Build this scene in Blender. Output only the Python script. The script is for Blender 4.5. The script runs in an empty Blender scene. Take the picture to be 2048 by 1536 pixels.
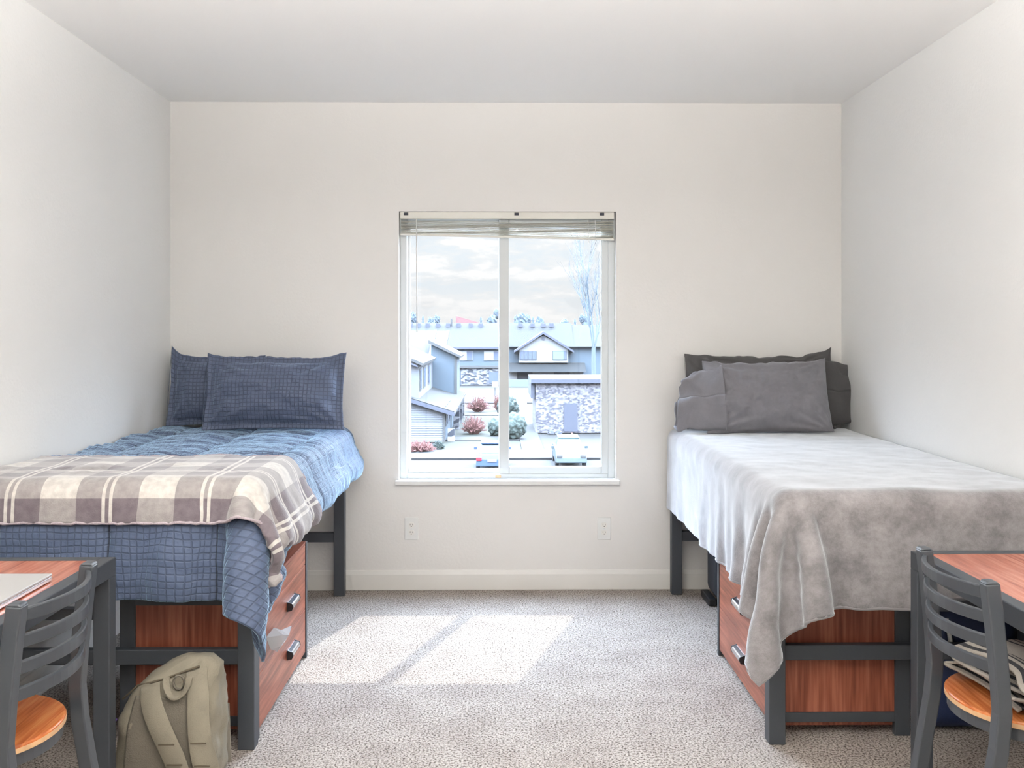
import bpy, bmesh, math, random
import numpy as np
from mathutils import Vector, Matrix, noise
from mathutils.bvhtree import BVHTree

random.seed(7)
rng = np.random.default_rng(7)
SC = bpy.context.scene
COL = SC.collection

# ------------------------------------------------------------------ camera
EYE = 1.454                     # eye height above the carpet
F = 1928.0                      # focal length in pixels of the 2048 wide frame
YAW = math.atan(24.0 / F)
cam_data = bpy.data.cameras.new('camera')
cam_data.sensor_fit = 'HORIZONTAL'
cam_data.sensor_width = 36.0
cam_data.lens = 36.0 * F / 2048.0
cam_data.shift_y = -108.0 / 2048.0
cam_data.clip_start = 0.05
cam_data.clip_end = 2000
cam = bpy.data.objects.new('camera', cam_data)
cam.location = (0, 0, EYE)
cam.rotation_euler = (math.pi / 2, 0, -YAW)
COL.objects.link(cam)
SC.camera = cam

# ------------------------------------------------------------------ colour management
SC.view_settings.view_transform = 'Standard'
SC.view_settings.look = 'None'
SC.view_settings.gamma = 1.0
SC.view_settings.use_curve_mapping = False
SC.view_settings.exposure = 0.0

# ------------------------------------------------------------------ sky
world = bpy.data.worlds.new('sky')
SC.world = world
world.use_nodes = True
wt = world.node_tree
wt.nodes.clear()


def wn(t, **kw):
    n = wt.nodes.new(t)
    for k, v in kw.items():
        setattr(n, k, v)
    return n


w_out = wn('ShaderNodeOutputWorld')
w_bg = wn('ShaderNodeBackground')
w_tc = wn('ShaderNodeTexCoord')
w_sep = wn('ShaderNodeSeparateXYZ')
wt.links.new(w_tc.outputs['Generated'], w_sep.inputs[0])
w_map = wn('ShaderNodeMapping')
w_map.inputs['Scale'].default_value = (9.0, 9.0, 30.0)
w_map.inputs['Location'].default_value = (3.1, 0.0, 0.55)
wt.links.new(w_tc.outputs['Generated'], w_map.inputs[0])
w_noise = wn('ShaderNodeTexNoise')
w_noise.inputs['Scale'].default_value = 1.9
w_noise.inputs['Detail'].default_value = 7
w_noise.inputs['Roughness'].default_value = 0.55
wt.links.new(w_map.outputs[0], w_noise.inputs['Vector'])
w_ramp = wn('ShaderNodeValToRGB')
e = w_ramp.color_ramp.elements
e[0].position = 0.42; e[0].color = (0.83, 0.88, 0.93, 1)
e[1].position = 0.57; e[1].color = (1.04, 1.02, 1.02, 1)
m_ = e.new(0.50); m_.color = (0.90, 0.91, 0.93, 1)
wt.links.new(w_noise.outputs[0], w_ramp.inputs[0])
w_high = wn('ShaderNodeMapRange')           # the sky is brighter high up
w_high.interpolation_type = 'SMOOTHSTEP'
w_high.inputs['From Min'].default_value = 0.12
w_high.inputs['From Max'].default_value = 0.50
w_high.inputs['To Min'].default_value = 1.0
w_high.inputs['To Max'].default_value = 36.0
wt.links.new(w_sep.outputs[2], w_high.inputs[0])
w_tint = wn('ShaderNodeMix', data_type='RGBA')
w_tintf = wn('ShaderNodeMapRange')
w_tintf.inputs['From Min'].default_value = 0.12
w_tintf.inputs['From Max'].default_value = 0.5
wt.links.new(w_sep.outputs[2], w_tintf.inputs[0])
wt.links.new(w_tintf.outputs[0], w_tint.inputs[0])
w_hz = wn('ShaderNodeMapRange')              # haze whitens the sky towards the horizon
w_hz.inputs['From Min'].default_value = 0.0
w_hz.inputs['From Max'].default_value = 0.055
w_hz.inputs['To Min'].default_value = 0.80
w_hz.inputs['To Max'].default_value = 0.0
wt.links.new(w_sep.outputs[2], w_hz.inputs[0])
w_hm = wn('ShaderNodeMix', data_type='RGBA')
wt.links.new(w_hz.outputs[0], w_hm.inputs[0])
wt.links.new(w_ramp.outputs[0], w_hm.inputs[6])
w_hm.inputs[7].default_value = (1.0, 0.965, 0.95, 1)
wt.links.new(w_hm.outputs[2], w_tint.inputs[6])
w_tint.inputs[7].default_value = (0.72, 0.88, 1.12, 1)
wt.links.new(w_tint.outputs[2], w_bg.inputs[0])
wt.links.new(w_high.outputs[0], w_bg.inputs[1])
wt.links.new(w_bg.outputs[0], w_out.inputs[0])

# ------------------------------------------------------------------ sun
sun_data = bpy.data.lights.new('sun', 'SUN')
sun_data.energy = 3.8
sun_data.angle = math.radians(0.6)
sun_data.color = (1.0, 0.95, 0.86)
sun = bpy.data.objects.new('sun', sun_data)
sun.rotation_euler = Vector((-0.33, -1.0, -1.33)).to_track_quat('-Z', 'Y').to_euler()
sun.location = (20, 60, 80)
COL.objects.link(sun)

# daylight portal in the window opening (only a sampling aid for the sky)
pd = bpy.data.lights.new('window_portal', 'AREA')
pd.shape = 'RECTANGLE'; pd.size = 1.22; pd.size_y = 1.5
pd.cycles.is_portal = True
po = bpy.data.objects.new('window_portal', pd)
po.location = (0.04, 5.56, 1.36)
po.rotation_euler = (-math.pi / 2, 0, 0)
COL.objects.link(po)

FILL_PENDANT_POWER = 135.0           # unseen opal globe added between the desks as fill light
FILL_UPLIGHT_POWER = 235.0             # two unseen uplighters added behind the chairs as fill light


# ================================================================== helpers
def lin(r, g, b):
    def f(c):
        c /= 255.0
        return c / 12.92 if c <= 0.04045 else ((c + 0.055) / 1.055) ** 2.4
    return (f(r), f(g), f(b), 1.0)


def at(px, py, Y):
    """world point seen at pixel (px, py) on the plane of that Y"""
    u = (px - 1024.0) / F
    w = -(py - 660.0) / F
    dx = u * math.cos(YAW) + math.sin(YAW)
    dy = -u * math.sin(YAW) + math.cos(YAW)
    t = Y / dy
    return Vector((dx * t, Y, EYE + w * t))


def new_mat(name):
    m = bpy.data.materials.new(name)
    m.use_nodes = True
    nt = m.node_tree
    b = nt.nodes['Principled BSDF']
    return m, nt, b


def plain(name, col, rough=0.5, metal=0.0, bump=0.0, bscale=60.0, var=0.0, vscale=6.0, sheen=0.0, sheen_col=None,
          spec=None, sheen_rough=0.4, coat=0.0):
    m, nt, b = new_mat(name)
    b.inputs['Base Color'].default_value = col
    b.inputs['Roughness'].default_value = rough
    b.inputs['Metallic'].default_value = metal
    if spec is not None:
        b.inputs['Specular IOR Level'].default_value = spec
    if coat:
        b.inputs['Coat Weight'].default_value = coat
    if sheen:
        b.inputs['Sheen Weight'].default_value = sheen
        b.inputs['Sheen Roughness'].default_value = sheen_rough
        b.inputs['Sheen Tint'].default_value = sheen_col or (1, 1, 1, 1)
    tc = nt.nodes.new('ShaderNodeTexCoord')
    if bump:
        n = nt.nodes.new('ShaderNodeTexNoise')
        n.inputs['Scale'].default_value = bscale
        n.inputs['Detail'].default_value = 5
        nt.links.new(tc.outputs['Object'], n.inputs['Vector'])
        bp = nt.nodes.new('ShaderNodeBump')
        bp.inputs['Strength'].default_value = bump
        bp.inputs['Distance'].default_value = 0.01
        nt.links.new(n.outputs[0], bp.inputs['Height'])
        nt.links.new(bp.outputs[0], b.inputs['Normal'])
    if var:
        n = nt.nodes.new('ShaderNodeTexNoise')
        n.inputs['Scale'].default_value = vscale
        n.inputs['Detail'].default_value = 4
        nt.links.new(tc.outputs['Object'], n.inputs['Vector'])
        r = nt.nodes.new('ShaderNodeValToRGB')
        r.color_ramp.elements[0].position = 0.3
        r.color_ramp.elements[1].position = 0.7
        r.color_ramp.elements[0].color = tuple(c * (1 - var) for c in col[:3]) + (1,)
        r.color_ramp.elements[1].color = tuple(min(1, c * (1 + var)) for c in col[:3]) + (1,)
        nt.links.new(n.outputs[0], r.inputs[0])
        nt.links.new(r.outputs[0], b.inputs['Base Color'])
    return m


def wood(name, dark, mid, light, axis='Z', scale=1.0, rough=0.35):
    """veneer with long grain along one axis and a few cathedral figures"""
    m, nt, b = new_mat(name)
    tc = nt.nodes.new('ShaderNodeTexCoord')
    mp = nt.nodes.new('ShaderNodeMapping')
    s = {'X': (0.9, 7, 7), 'Y': (7, 0.9, 7), 'Z': (7, 7, 0.9)}[axis]
    mp.inputs['Scale'].default_value = tuple(v * scale for v in s)
    nt.links.new(tc.outputs['Object'], mp.inputs[0])
    n1 = nt.nodes.new('ShaderNodeTexNoise')
    n1.inputs['Scale'].default_value = 1.3
    n1.inputs['Detail'].default_value = 3
    nt.links.new(mp.outputs[0], n1.inputs['Vector'])
    mul = nt.nodes.new('ShaderNodeMath'); mul.operation = 'MULTIPLY'
    mul.inputs[1].default_value = 9.0
    nt.links.new(n1.outputs[0], mul.inputs[0])
    sn = nt.nodes.new('ShaderNodeMath'); sn.operation = 'SINE'
    mul2 = nt.nodes.new('ShaderNodeMath'); mul2.operation = 'MULTIPLY'
    mul2.inputs[1].default_value = 3.0
    nt.links.new(mul.outputs[0], mul2.inputs[0])
    nt.links.new(mul2.outputs[0], sn.inputs[0])
    mp2 = nt.nodes.new('ShaderNodeMapping')
    mp2.inputs['Scale'].default_value = tuple((v * 9 if v > 1 else v * 3) * scale for v in s)
    nt.links.new(tc.outputs['Object'], mp2.inputs[0])
    n2 = nt.nodes.new('ShaderNodeTexNoise')
    n2.inputs['Scale'].default_value = 1.5
    n2.inputs['Detail'].default_value = 6
    nt.links.new(mp2.outputs[0], n2.inputs['Vector'])
    mix = nt.nodes.new('ShaderNodeMath'); mix.operation = 'MULTIPLY_ADD'
    mix.inputs[1].default_value = 0.09
    nt.links.new(sn.outputs[0], mix.inputs[0])
    nt.links.new(n2.outputs[0], mix.inputs[2])
    r = nt.nodes.new('ShaderNodeValToRGB')
    e = r.color_ramp.elements
    e[0].position = 0.30; e[0].color = dark
    e[1].position = 0.72; e[1].color = light
    k = e.new(0.5); k.color = mid
    nt.links.new(mix.outputs[0], r.inputs[0])
    nt.links.new(r.outputs[0], b.inputs['Base Color'])
    b.inputs['Roughness'].default_value = rough
    return m


class MB:
    """collects shapes and links them as one mesh object"""
    def __init__(self):
        self.v, self.f = [], []

    def add(self, verts, faces):
        k = len(self.v)
        self.v += [tuple(p) for p in verts]
        self.f += [tuple(i + k for i in f) for f in faces]
        return self

    def box(self, x0, x1, y0, y1, z0, z1):
        x0, x1 = min(x0, x1), max(x0, x1)
        y0, y1 = min(y0, y1), max(y0, y1)
        z0, z1 = min(z0, z1), max(z0, z1)
        v = [(x0, y0, z0), (x1, y0, z0), (x1, y1, z0), (x0, y1, z0), (x0, y0, z1), (x1, y0, z1), (x1, y1, z1), (x0, y1, z1)]
        return self.add(v, [(0, 3, 2, 1), (4, 5, 6, 7), (0, 1, 5, 4), (1, 2, 6, 5), (2, 3, 7, 6), (3, 0, 4, 7)])

    def prism(self, poly, a, b, axis='Y'):
        """polygon in the other two axes pulled along one axis from a to b"""
        n = len(poly)
        mk = {'Y': lambda p, t: (p[0], t, p[1]), 'X': lambda p, t: (t, p[0], p[1]), 'Z': lambda p, t: (p[0], p[1], t)}[axis]
        v = [mk(p, a) for p in poly] + [mk(p, b) for p in poly]
        f = [tuple(range(n)), tuple(range(2 * n - 1, n - 1, -1))]
        f += [(i, n + i, n + (i + 1) % n, (i + 1) % n) for i in range(n)]
        return self.add(v, f)

    def tube(self, pts, r, n=10, closed=False, flat=None):
        """round tube (radius r or list) along pts; flat=(w,h) gives a rectangular bar"""
        pts = [Vector(p) for p in pts]
        m = len(pts)
        rs = r if isinstance(r, (list, tuple)) else [r] * m
        rings = []
        up0 = Vector((0, 0, 1))
        for i, p in enumerate(pts):
            if closed:
                d = pts[(i + 1) % m] - pts[i - 1]
            else:
                d = pts[min(i + 1, m - 1)] - pts[max(i - 1, 0)]
            d.normalize()
            up = up0 if abs(d.dot(up0)) < 0.95 else Vector((1, 0, 0))
            a = d.cross(up).normalized()
            b_ = a.cross(d).normalized()
            ring = []
            if flat:
                w, h = flat
                for sx, sy in ((-1, -1), (1, -1), (1, 1), (-1, 1)):
                    ring.append(p + a * (sx * w / 2) + b_ * (sy * h / 2))
            else:
                for k in range(n):
                    t = 2 * math.pi * k / n
                    ring.append(p + a * (rs[i] * math.cos(t)) + b_ * (rs[i] * math.sin(t)))
            rings.append(ring)
        q = len(rings[0])
        v = [p for ring in rings for p in ring]
        f = []
        for i in range(m if closed else m - 1):
            j = (i + 1) % m
            for k in range(q):
                f.append((i * q + k, i * q + (k + 1) % q, j * q + (k + 1) % q, j * q + k))
        if not closed:
            f.append(tuple(range(q - 1, -1, -1)))
            f.append(tuple((m - 1) * q + k for k in range(q)))
        return self.add(v, f)

    def lathe(self, prof, c, n=24):
        """profile of (radius, z) turned about the vertical through c"""
        v, f = [], []
        for r, z in prof:
            for k in range(n):
                t = 2 * math.pi * k / n
                v.append((c[0] + r * math.cos(t), c[1] + r * math.sin(t), c[2] + z))
        for i in range(len(prof) - 1):
            for k in range(n):
                f.append((i * n + k, i * n + (k + 1) % n, (i + 1) * n + (k + 1) % n, (i + 1) * n + k))
        f.append(tuple(range(n - 1, -1, -1)))
        f.append(tuple((len(prof) - 1) * n + k for k in range(n)))
        return self.add(v, f)

    def build(self, name, mat, parent=None, bevel=0.0, smooth=False, segs=2):
        me = bpy.data.meshes.new(name)
        off = wloc(parent) if parent else Vector((0, 0, 0))
        me.from_pydata([tuple(Vector(p) - off) for p in self.v], [], self.f)
        bm = bmesh.new(); bm.from_mesh(me)
        bmesh.ops.recalc_face_normals(bm, faces=bm.faces)
        bm.to_mesh(me); bm.free()
        me.materials.append(mat)
        if smooth:
            me.shade_smooth()
        o = bpy.data.objects.new(name, me)
        COL.objects.link(o)
        if parent:
            o.parent = parent
        if bevel:
            md = o.modifiers.new('bevel', 'BEVEL')
            md.width = bevel; md.segments = segs; md.limit_method = 'ANGLE'
            md.angle_limit = math.radians(40)
        return o


def wloc(o):
    v = Vector((0, 0, 0))
    while o:
        v += o.location
        o = o.parent
    return v


def tag(o, label, cat, group=None):
    o['label'] = label
    o['category'] = cat
    if group:
        o['group'] = group
    return o


def thing(name, label, cat, loc, group=None):
    o = bpy.data.objects.new(name, None)
    o.empty_display_size = 0.1
    o.location = loc
    COL.objects.link(o)
    return tag(o, label, cat, group)


def struct(o):
    o['kind'] = 'structure'
    return o


def base_at(o, loc):
    """move a mesh object's origin to loc without moving its vertices in the world"""
    d = Vector(loc)
    o.data.transform(Matrix.Translation(-d))
    o.location = d
    return o


# ================================================================== materials
M = {}
M['wall'] = plain('wall_paint', (0.80, 0.778, 0.75, 1), 0.75, bump=0.10, bscale=70, var=0.012, vscale=1.5)
M['side_wall'] = plain('side_wall_paint', (0.82, 0.815, 0.80, 1), 0.7, bump=0.14, bscale=70, var=0.012, vscale=1.5)
M['ceiling'] = plain('ceiling_paint', (0.93, 0.925, 0.91, 1), 0.85, bump=0.06, bscale=90)
M['trim'] = plain('trim_paint', (0.82, 0.80, 0.76, 1), 0.45)
M['white'] = plain('white_vinyl', (0.80, 0.80, 0.78, 1), 0.35)
M['vinyl'] = plain('window_vinyl', (0.62, 0.64, 0.64, 1), 0.35)
M['blind'] = plain('blind_slats', (0.74, 0.72, 0.65, 1), 0.4)
M['cord'] = plain('blind_cord', (0.75, 0.74, 0.72, 1), 0.7)
M['steel'] = plain('dark_steel', lin(62, 66, 72), 0.5, 0.0, bump=0.03, bscale=300, spec=0.6)
M['chair_steel'] = plain('chair_steel', lin(58, 62, 68), 0.38, 0.0, bump=0.02, bscale=300, spec=0.8)
WD = (lin(122, 64, 47), lin(150, 84, 63), lin(174, 106, 82))
M['wood_v'] = wood('cherry_veneer_upright', *WD, axis='Z')
M['wood_h'] = wood('cherry_veneer_level', *WD, axis='Y')
M['wood_top'] = wood('cherry_desk_top', lin(148, 82, 64), lin(176, 104, 82), lin(196, 126, 102), axis='Y', rough=0.22)
M['seat'] = wood('chair_seat_wood', lin(160, 84, 44), lin(190, 108, 58), lin(208, 132, 78), axis='Y', scale=1.2, rough=0.25)
M['seat_edge'] = plain('seat_edge_ply', lin(206, 164, 122), 0.5, var=0.15, vscale=30)
M['chrome'] = plain('chrome', (0.75, 0.75, 0.78, 1), 0.16, 1.0)
M['black'] = plain('black_plastic', (0.015, 0.015, 0.017, 1), 0.45)
M['slot'] = plain('socket_slot', (0.05, 0.045, 0.04, 1), 0.6)
M['silver'] = plain('laptop_aluminium', (0.60, 0.59, 0.58, 1), 0.38, 0.55)
M['laptop_edge'] = plain('laptop_edge', (0.72, 0.71, 0.72, 1), 0.25, 0.8)
M['mattress'] = plain('mattress_ticking', lin(150, 155, 165), 0.8)
M['canvas'] = plain('beige_canvas', lin(136, 128, 112), 0.85, bump=0.25, bscale=350, var=0.10, vscale=14)
M['canvas_panel'] = plain('beige_canvas_panel', lin(112, 105, 93), 0.85, bump=0.3, bscale=250, var=0.08, vscale=10)
M['seam'] = plain('canvas_seam', lin(96, 86, 70), 0.9)
M['purple'] = plain('purple_ribbon', lin(110, 84, 160), 0.6)
M['grey_card'] = plain('grey_card', lin(150, 142, 130), 0.8)
M['navy_nylon'] = plain('navy_nylon', lin(34, 48, 84), 0.55, bump=0.2, bscale=220)
M['bag'] = plain('black_nylon', lin(44, 47, 54), 0.6, bump=0.15, bscale=250)
M['fill_lamp_metal'] = plain('fill_lamp_metal', (0.25, 0.25, 0.26, 1), 0.35, 0.8)

m, nt, b = new_mat('fill_lamp_globe')  # glowing globe of the added pendant
b.inputs['Base Color'].default_value = (0.9, 0.88, 0.84, 1)
b.inputs['Emission Color'].default_value = (1, 0.93, 0.85, 1)
b.inputs['Emission Strength'].default_value = 3.0
M['globe'] = m

# window glass: mostly clear with a fresnel reflection
m, nt, b = new_mat('window_glass')
nt.nodes.remove(b)
out = nt.nodes['Material Output']
tr = nt.nodes.new('ShaderNodeBsdfTransparent'); tr.inputs[0].default_value = (0.96, 0.975, 0.98, 1)
gl = nt.nodes.new('ShaderNodeBsdfGlossy'); gl.inputs['Roughness'].default_value = 0.02
fr = nt.nodes.new('ShaderNodeLayerWeight'); fr.inputs[0].default_value = 0.35
fp = nt.nodes.new('ShaderNodeMath'); fp.operation = 'POWER'; fp.inputs[1].default_value = 4.0
fm = nt.nodes.new('ShaderNodeMath'); fm.operation = 'MULTIPLY_ADD'; fm.inputs[1].default_value = 0.5; fm.inputs[2].default_value = 0.025
nt.links.new(fr.outputs['Facing'], fp.inputs[0]); nt.links.new(fp.outputs[0], fm.inputs[0])
mx = nt.nodes.new('ShaderNodeMixShader')
nt.links.new(fm.outputs[0], mx.inputs[0]); nt.links.new(tr.outputs[0], mx.inputs[1]); nt.links.new(gl.outputs[0], mx.inputs[2])
nt.links.new(mx.outputs[0], out.inputs[0])
M['glass'] = m

# clear plastic scrap
m, nt, b = new_mat('clear_plastic_film')
b.inputs['Base Color'].default_value = (0.42, 0.42, 0.43, 1)
b.inputs['Roughness'].default_value = 0.25
b.inputs['Alpha'].default_value = 0.62
M['film'] = m

# speckled carpet
m, nt, b = new_mat('speckled_carpet')
tc = nt.nodes.new('ShaderNodeTexCoord')
n1 = nt.nodes.new('ShaderNodeTexNoise'); n1.inputs['Scale'].default_value = 130; n1.inputs['Detail'].default_value = 3; n1.inputs['Roughness'].default_value = 0.7
n2 = nt.nodes.new('ShaderNodeTexNoise'); n2.inputs['Scale'].default_value = 5; n2.inputs['Detail'].default_value = 4
nt.links.new(tc.outputs['Object'], n1.inputs['Vector']); nt.links.new(tc.outputs['Object'], n2.inputs['Vector'])
r = nt.nodes.new('ShaderNodeValToRGB'); e = r.color_ramp.elements
e[0].position = 0.38; e[0].color = lin(90, 80, 73)
e[1].position = 0.56; e[1].color = lin(215, 206, 197)
k = e.new(0.46); k.color = lin(170, 159, 150)
nt.links.new(n1.outputs[0], r.inputs[0])
mix = nt.nodes.new('ShaderNodeMix'); mix.data_type = 'RGBA'; mix.blend_type = 'MULTIPLY'
r2 = nt.nodes.new('ShaderNodeValToRGB'); r2.color_ramp.elements[0].position = 0.35; r2.color_ramp.elements[0].color = (0.86, 0.84, 0.84, 1)
r2.color_ramp.elements[1].position = 0.62; r2.color_ramp.elements[1].color = (1, 1, 1, 1)
nt.links.new(n2.outputs[0], r2.inputs[0])
mix.inputs[0].default_value = 1
nt.links.new(r.outputs[0], mix.inputs[6]); nt.links.new(r2.outputs[0], mix.inputs[7])
nt.links.new(mix.outputs[2], b.inputs['Base Color'])
bp = nt.nodes.new('ShaderNodeBump'); bp.inputs['Strength'].default_value = 0.9; bp.inputs['Distance'].default_value = 0.012
nt.links.new(n1.outputs[0], bp.inputs['Height']); nt.links.new(bp.outputs[0], b.inputs['Normal'])
b.inputs['Roughness'].default_value = 0.95
b.inputs['Specular IOR Level'].default_value = 0.1
M['carpet'] = m


def uv_fabric(name, col, period, line=0.16, depth=0.5, sheen=0.6, sheen_col=(0.7, 0.8, 1, 1), darker=0.75, rough=0.6, wrinkle=0.3, seams=None):
    """fabric with an embossed grid of little squares, laid out by the cloth's own UV in metres"""
    m, nt, b = new_mat(name)
    uv = nt.nodes.new('ShaderNodeUVMap')
    wob = nt.nodes.new('ShaderNodeTexNoise'); wob.inputs['Scale'].default_value = 14; wob.inputs['Detail'].default_value = 2
    nt.links.new(uv.outputs[0], wob.inputs['Vector'])
    add = nt.nodes.new('ShaderNodeMix'); add.data_type = 'VECTOR'; add.inputs[0].default_value = 0.012
    nt.links.new(uv.outputs[0], add.inputs[4]); nt.links.new(wob.outputs['Color'], add.inputs[5])
    sep = nt.nodes.new('ShaderNodeSeparateXYZ'); nt.links.new(add.outputs[1], sep.inputs[0])
    outs = []
    for k in (0, 1):
        d = nt.nodes.new('ShaderNodeMath'); d.operation = 'DIVIDE'; d.inputs[1].default_value = period
        nt.links.new(sep.outputs[k], d.inputs[0])
        fr = nt.nodes.new('ShaderNodeMath'); fr.operation = 'PINGPONG'; fr.inputs[1].default_value = 0.5
        nt.links.new(d.outputs[0], fr.inputs[0])
        ss = nt.nodes.new('ShaderNodeMapRange'); ss.interpolation_type = 'SMOOTHSTEP'
        ss.inputs['From Min'].default_value = 0.02; ss.inputs['From Max'].default_value = line
        nt.links.new(fr.outputs[0], ss.inputs[0])
        outs.append(ss)
    mn = nt.nodes.new('ShaderNodeMath'); mn.operation = 'MINIMUM'
    nt.links.new(outs[0].outputs[0], mn.inputs[0]); nt.links.new(outs[1].outputs[0], mn.inputs[1])
    mixc = nt.nodes.new('ShaderNodeMix'); mixc.data_type = 'RGBA'
    nt.links.new(mn.outputs[0], mixc.inputs[0])
    mixc.inputs[6].default_value = tuple(c * darker for c in col[:3]) + (1,)
    mixc.inputs[7].default_value = col
    col_out = mixc.outputs[2]
    if seams:  # stitch thread and crease shade, both painted as dark lines along the quilting
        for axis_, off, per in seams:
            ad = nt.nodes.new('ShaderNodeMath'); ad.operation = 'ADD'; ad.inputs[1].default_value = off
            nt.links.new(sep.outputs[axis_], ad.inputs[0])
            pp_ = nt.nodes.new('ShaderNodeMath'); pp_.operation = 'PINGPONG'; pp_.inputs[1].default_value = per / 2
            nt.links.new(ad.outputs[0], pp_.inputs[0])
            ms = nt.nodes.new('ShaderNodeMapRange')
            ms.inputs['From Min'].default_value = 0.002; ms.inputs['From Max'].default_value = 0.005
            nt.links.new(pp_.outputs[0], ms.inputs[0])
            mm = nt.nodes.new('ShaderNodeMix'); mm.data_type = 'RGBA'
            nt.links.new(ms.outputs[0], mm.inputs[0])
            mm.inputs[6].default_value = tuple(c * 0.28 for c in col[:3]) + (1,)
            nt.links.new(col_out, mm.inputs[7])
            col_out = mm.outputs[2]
    nt.links.new(col_out, b.inputs['Base Color'])
    wr = nt.nodes.new('ShaderNodeTexNoise'); wr.inputs['Scale'].default_value = 22; wr.inputs['Detail'].default_value = 5
    nt.links.new(uv.outputs[0], wr.inputs['Vector'])
    b0 = nt.nodes.new('ShaderNodeBump'); b0.inputs['Strength'].default_value = wrinkle; b0.inputs['Distance'].default_value = 0.02
    nt.links.new(wr.outputs[0], b0.inputs['Height'])
    bp = nt.nodes.new('ShaderNodeBump'); bp.inputs['Strength'].default_value = depth; bp.inputs['Distance'].default_value = 0.004
    nt.links.new(mn.outputs[0], bp.inputs['Height']); nt.links.new(b0.outputs[0], bp.inputs['Normal'])
    nt.links.new(bp.outputs[0], b.inputs['Normal'])
    b.inputs['Roughness'].default_value = rough
    b.inputs['Sheen Weight'].default_value = sheen
    b.inputs['Sheen Roughness'].default_value = 0.35
    b.inputs['Sheen Tint'].default_value = sheen_col
    return m


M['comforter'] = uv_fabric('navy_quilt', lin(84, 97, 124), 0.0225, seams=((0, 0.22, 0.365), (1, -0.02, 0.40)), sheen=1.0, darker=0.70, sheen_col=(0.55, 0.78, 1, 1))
M['navy_pillow'] = uv_fabric('navy_pillowcase', lin(88, 98, 122), 0.021, sheen=0.6, darker=0.60, sheen_col=(0.6, 0.75, 1, 1))


def fleece(name, col, sheen, var=0.18, scale=(9, 9, 9), bump=0.25):
    m, nt, b = new_mat(name)
    uv = nt.nodes.new('ShaderNodeUVMap')
    n = nt.nodes.new('ShaderNodeTexNoise'); n.inputs['Scale'].default_value = 7; n.inputs['Detail'].default_value = 9; n.inputs['Roughness'].default_value = 0.78
    nt.links.new(uv.outputs[0], n.inputs['Vector'])
    r = nt.nodes.new('ShaderNodeValToRGB')
    r.color_ramp.elements[0].position = 0.36; r.color_ramp.elements[1].position = 0.64
    r.color_ramp.elements[0].color = tuple(c * (1 - var) for c in col[:3]) + (1,)
    r.color_ramp.elements[1].color = tuple(min(1, c * (1 + var)) for c in col[:3]) + (1,)
    nt.links.new(n.outputs[0], r.inputs[0]); nt.links.new(r.outputs[0], b.inputs['Base Color'])
    f = nt.nodes.new('ShaderNodeTexNoise'); f.inputs['Scale'].default_value = 260; f.inputs['Detail'].default_value = 3
    nt.links.new(uv.outputs[0], f.inputs['Vector'])
    b0 = nt.nodes.new('ShaderNodeBump'); b0.inputs['Strength'].default_value = bump; b0.inputs['Distance'].default_value = 0.006
    nt.links.new(f.outputs[0], b0.inputs['Height'])
    b1 = nt.nodes.new('ShaderNodeBump'); b1.inputs['Strength'].default_value = 0.15; b1.inputs['Distance'].default_value = 0.02
    nt.links.new(n.outputs[0], b1.inputs['Height']); nt.links.new(b0.outputs[0], b1.inputs['Normal'])
    nt.links.new(b1.outputs[0], b.inputs['Normal'])
    b.inputs['Roughness'].default_value = 0.8
    b.inputs['Specular IOR Level'].default_value = 0.2
    b.inputs['Sheen Weight'].default_value = sheen
    b.inputs['Sheen Roughness'].default_value = 0.45
    b.inputs['Sheen Tint'].default_value = (0.92, 0.96, 1, 1)
    return m


M['grey_fleece'] = fleece('grey_fleece', lin(136, 131, 132), 1.0, var=0.36)
M['grey_pillow'] = fleece('grey_pillowcase', lin(124, 122, 127), 0.4, var=0.08, bump=0.1)
M['dark_pillow'] = fleece('dark_grey_pillowcase', lin(88, 86, 86), 0.15, var=0.08, bump=0.1)


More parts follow.
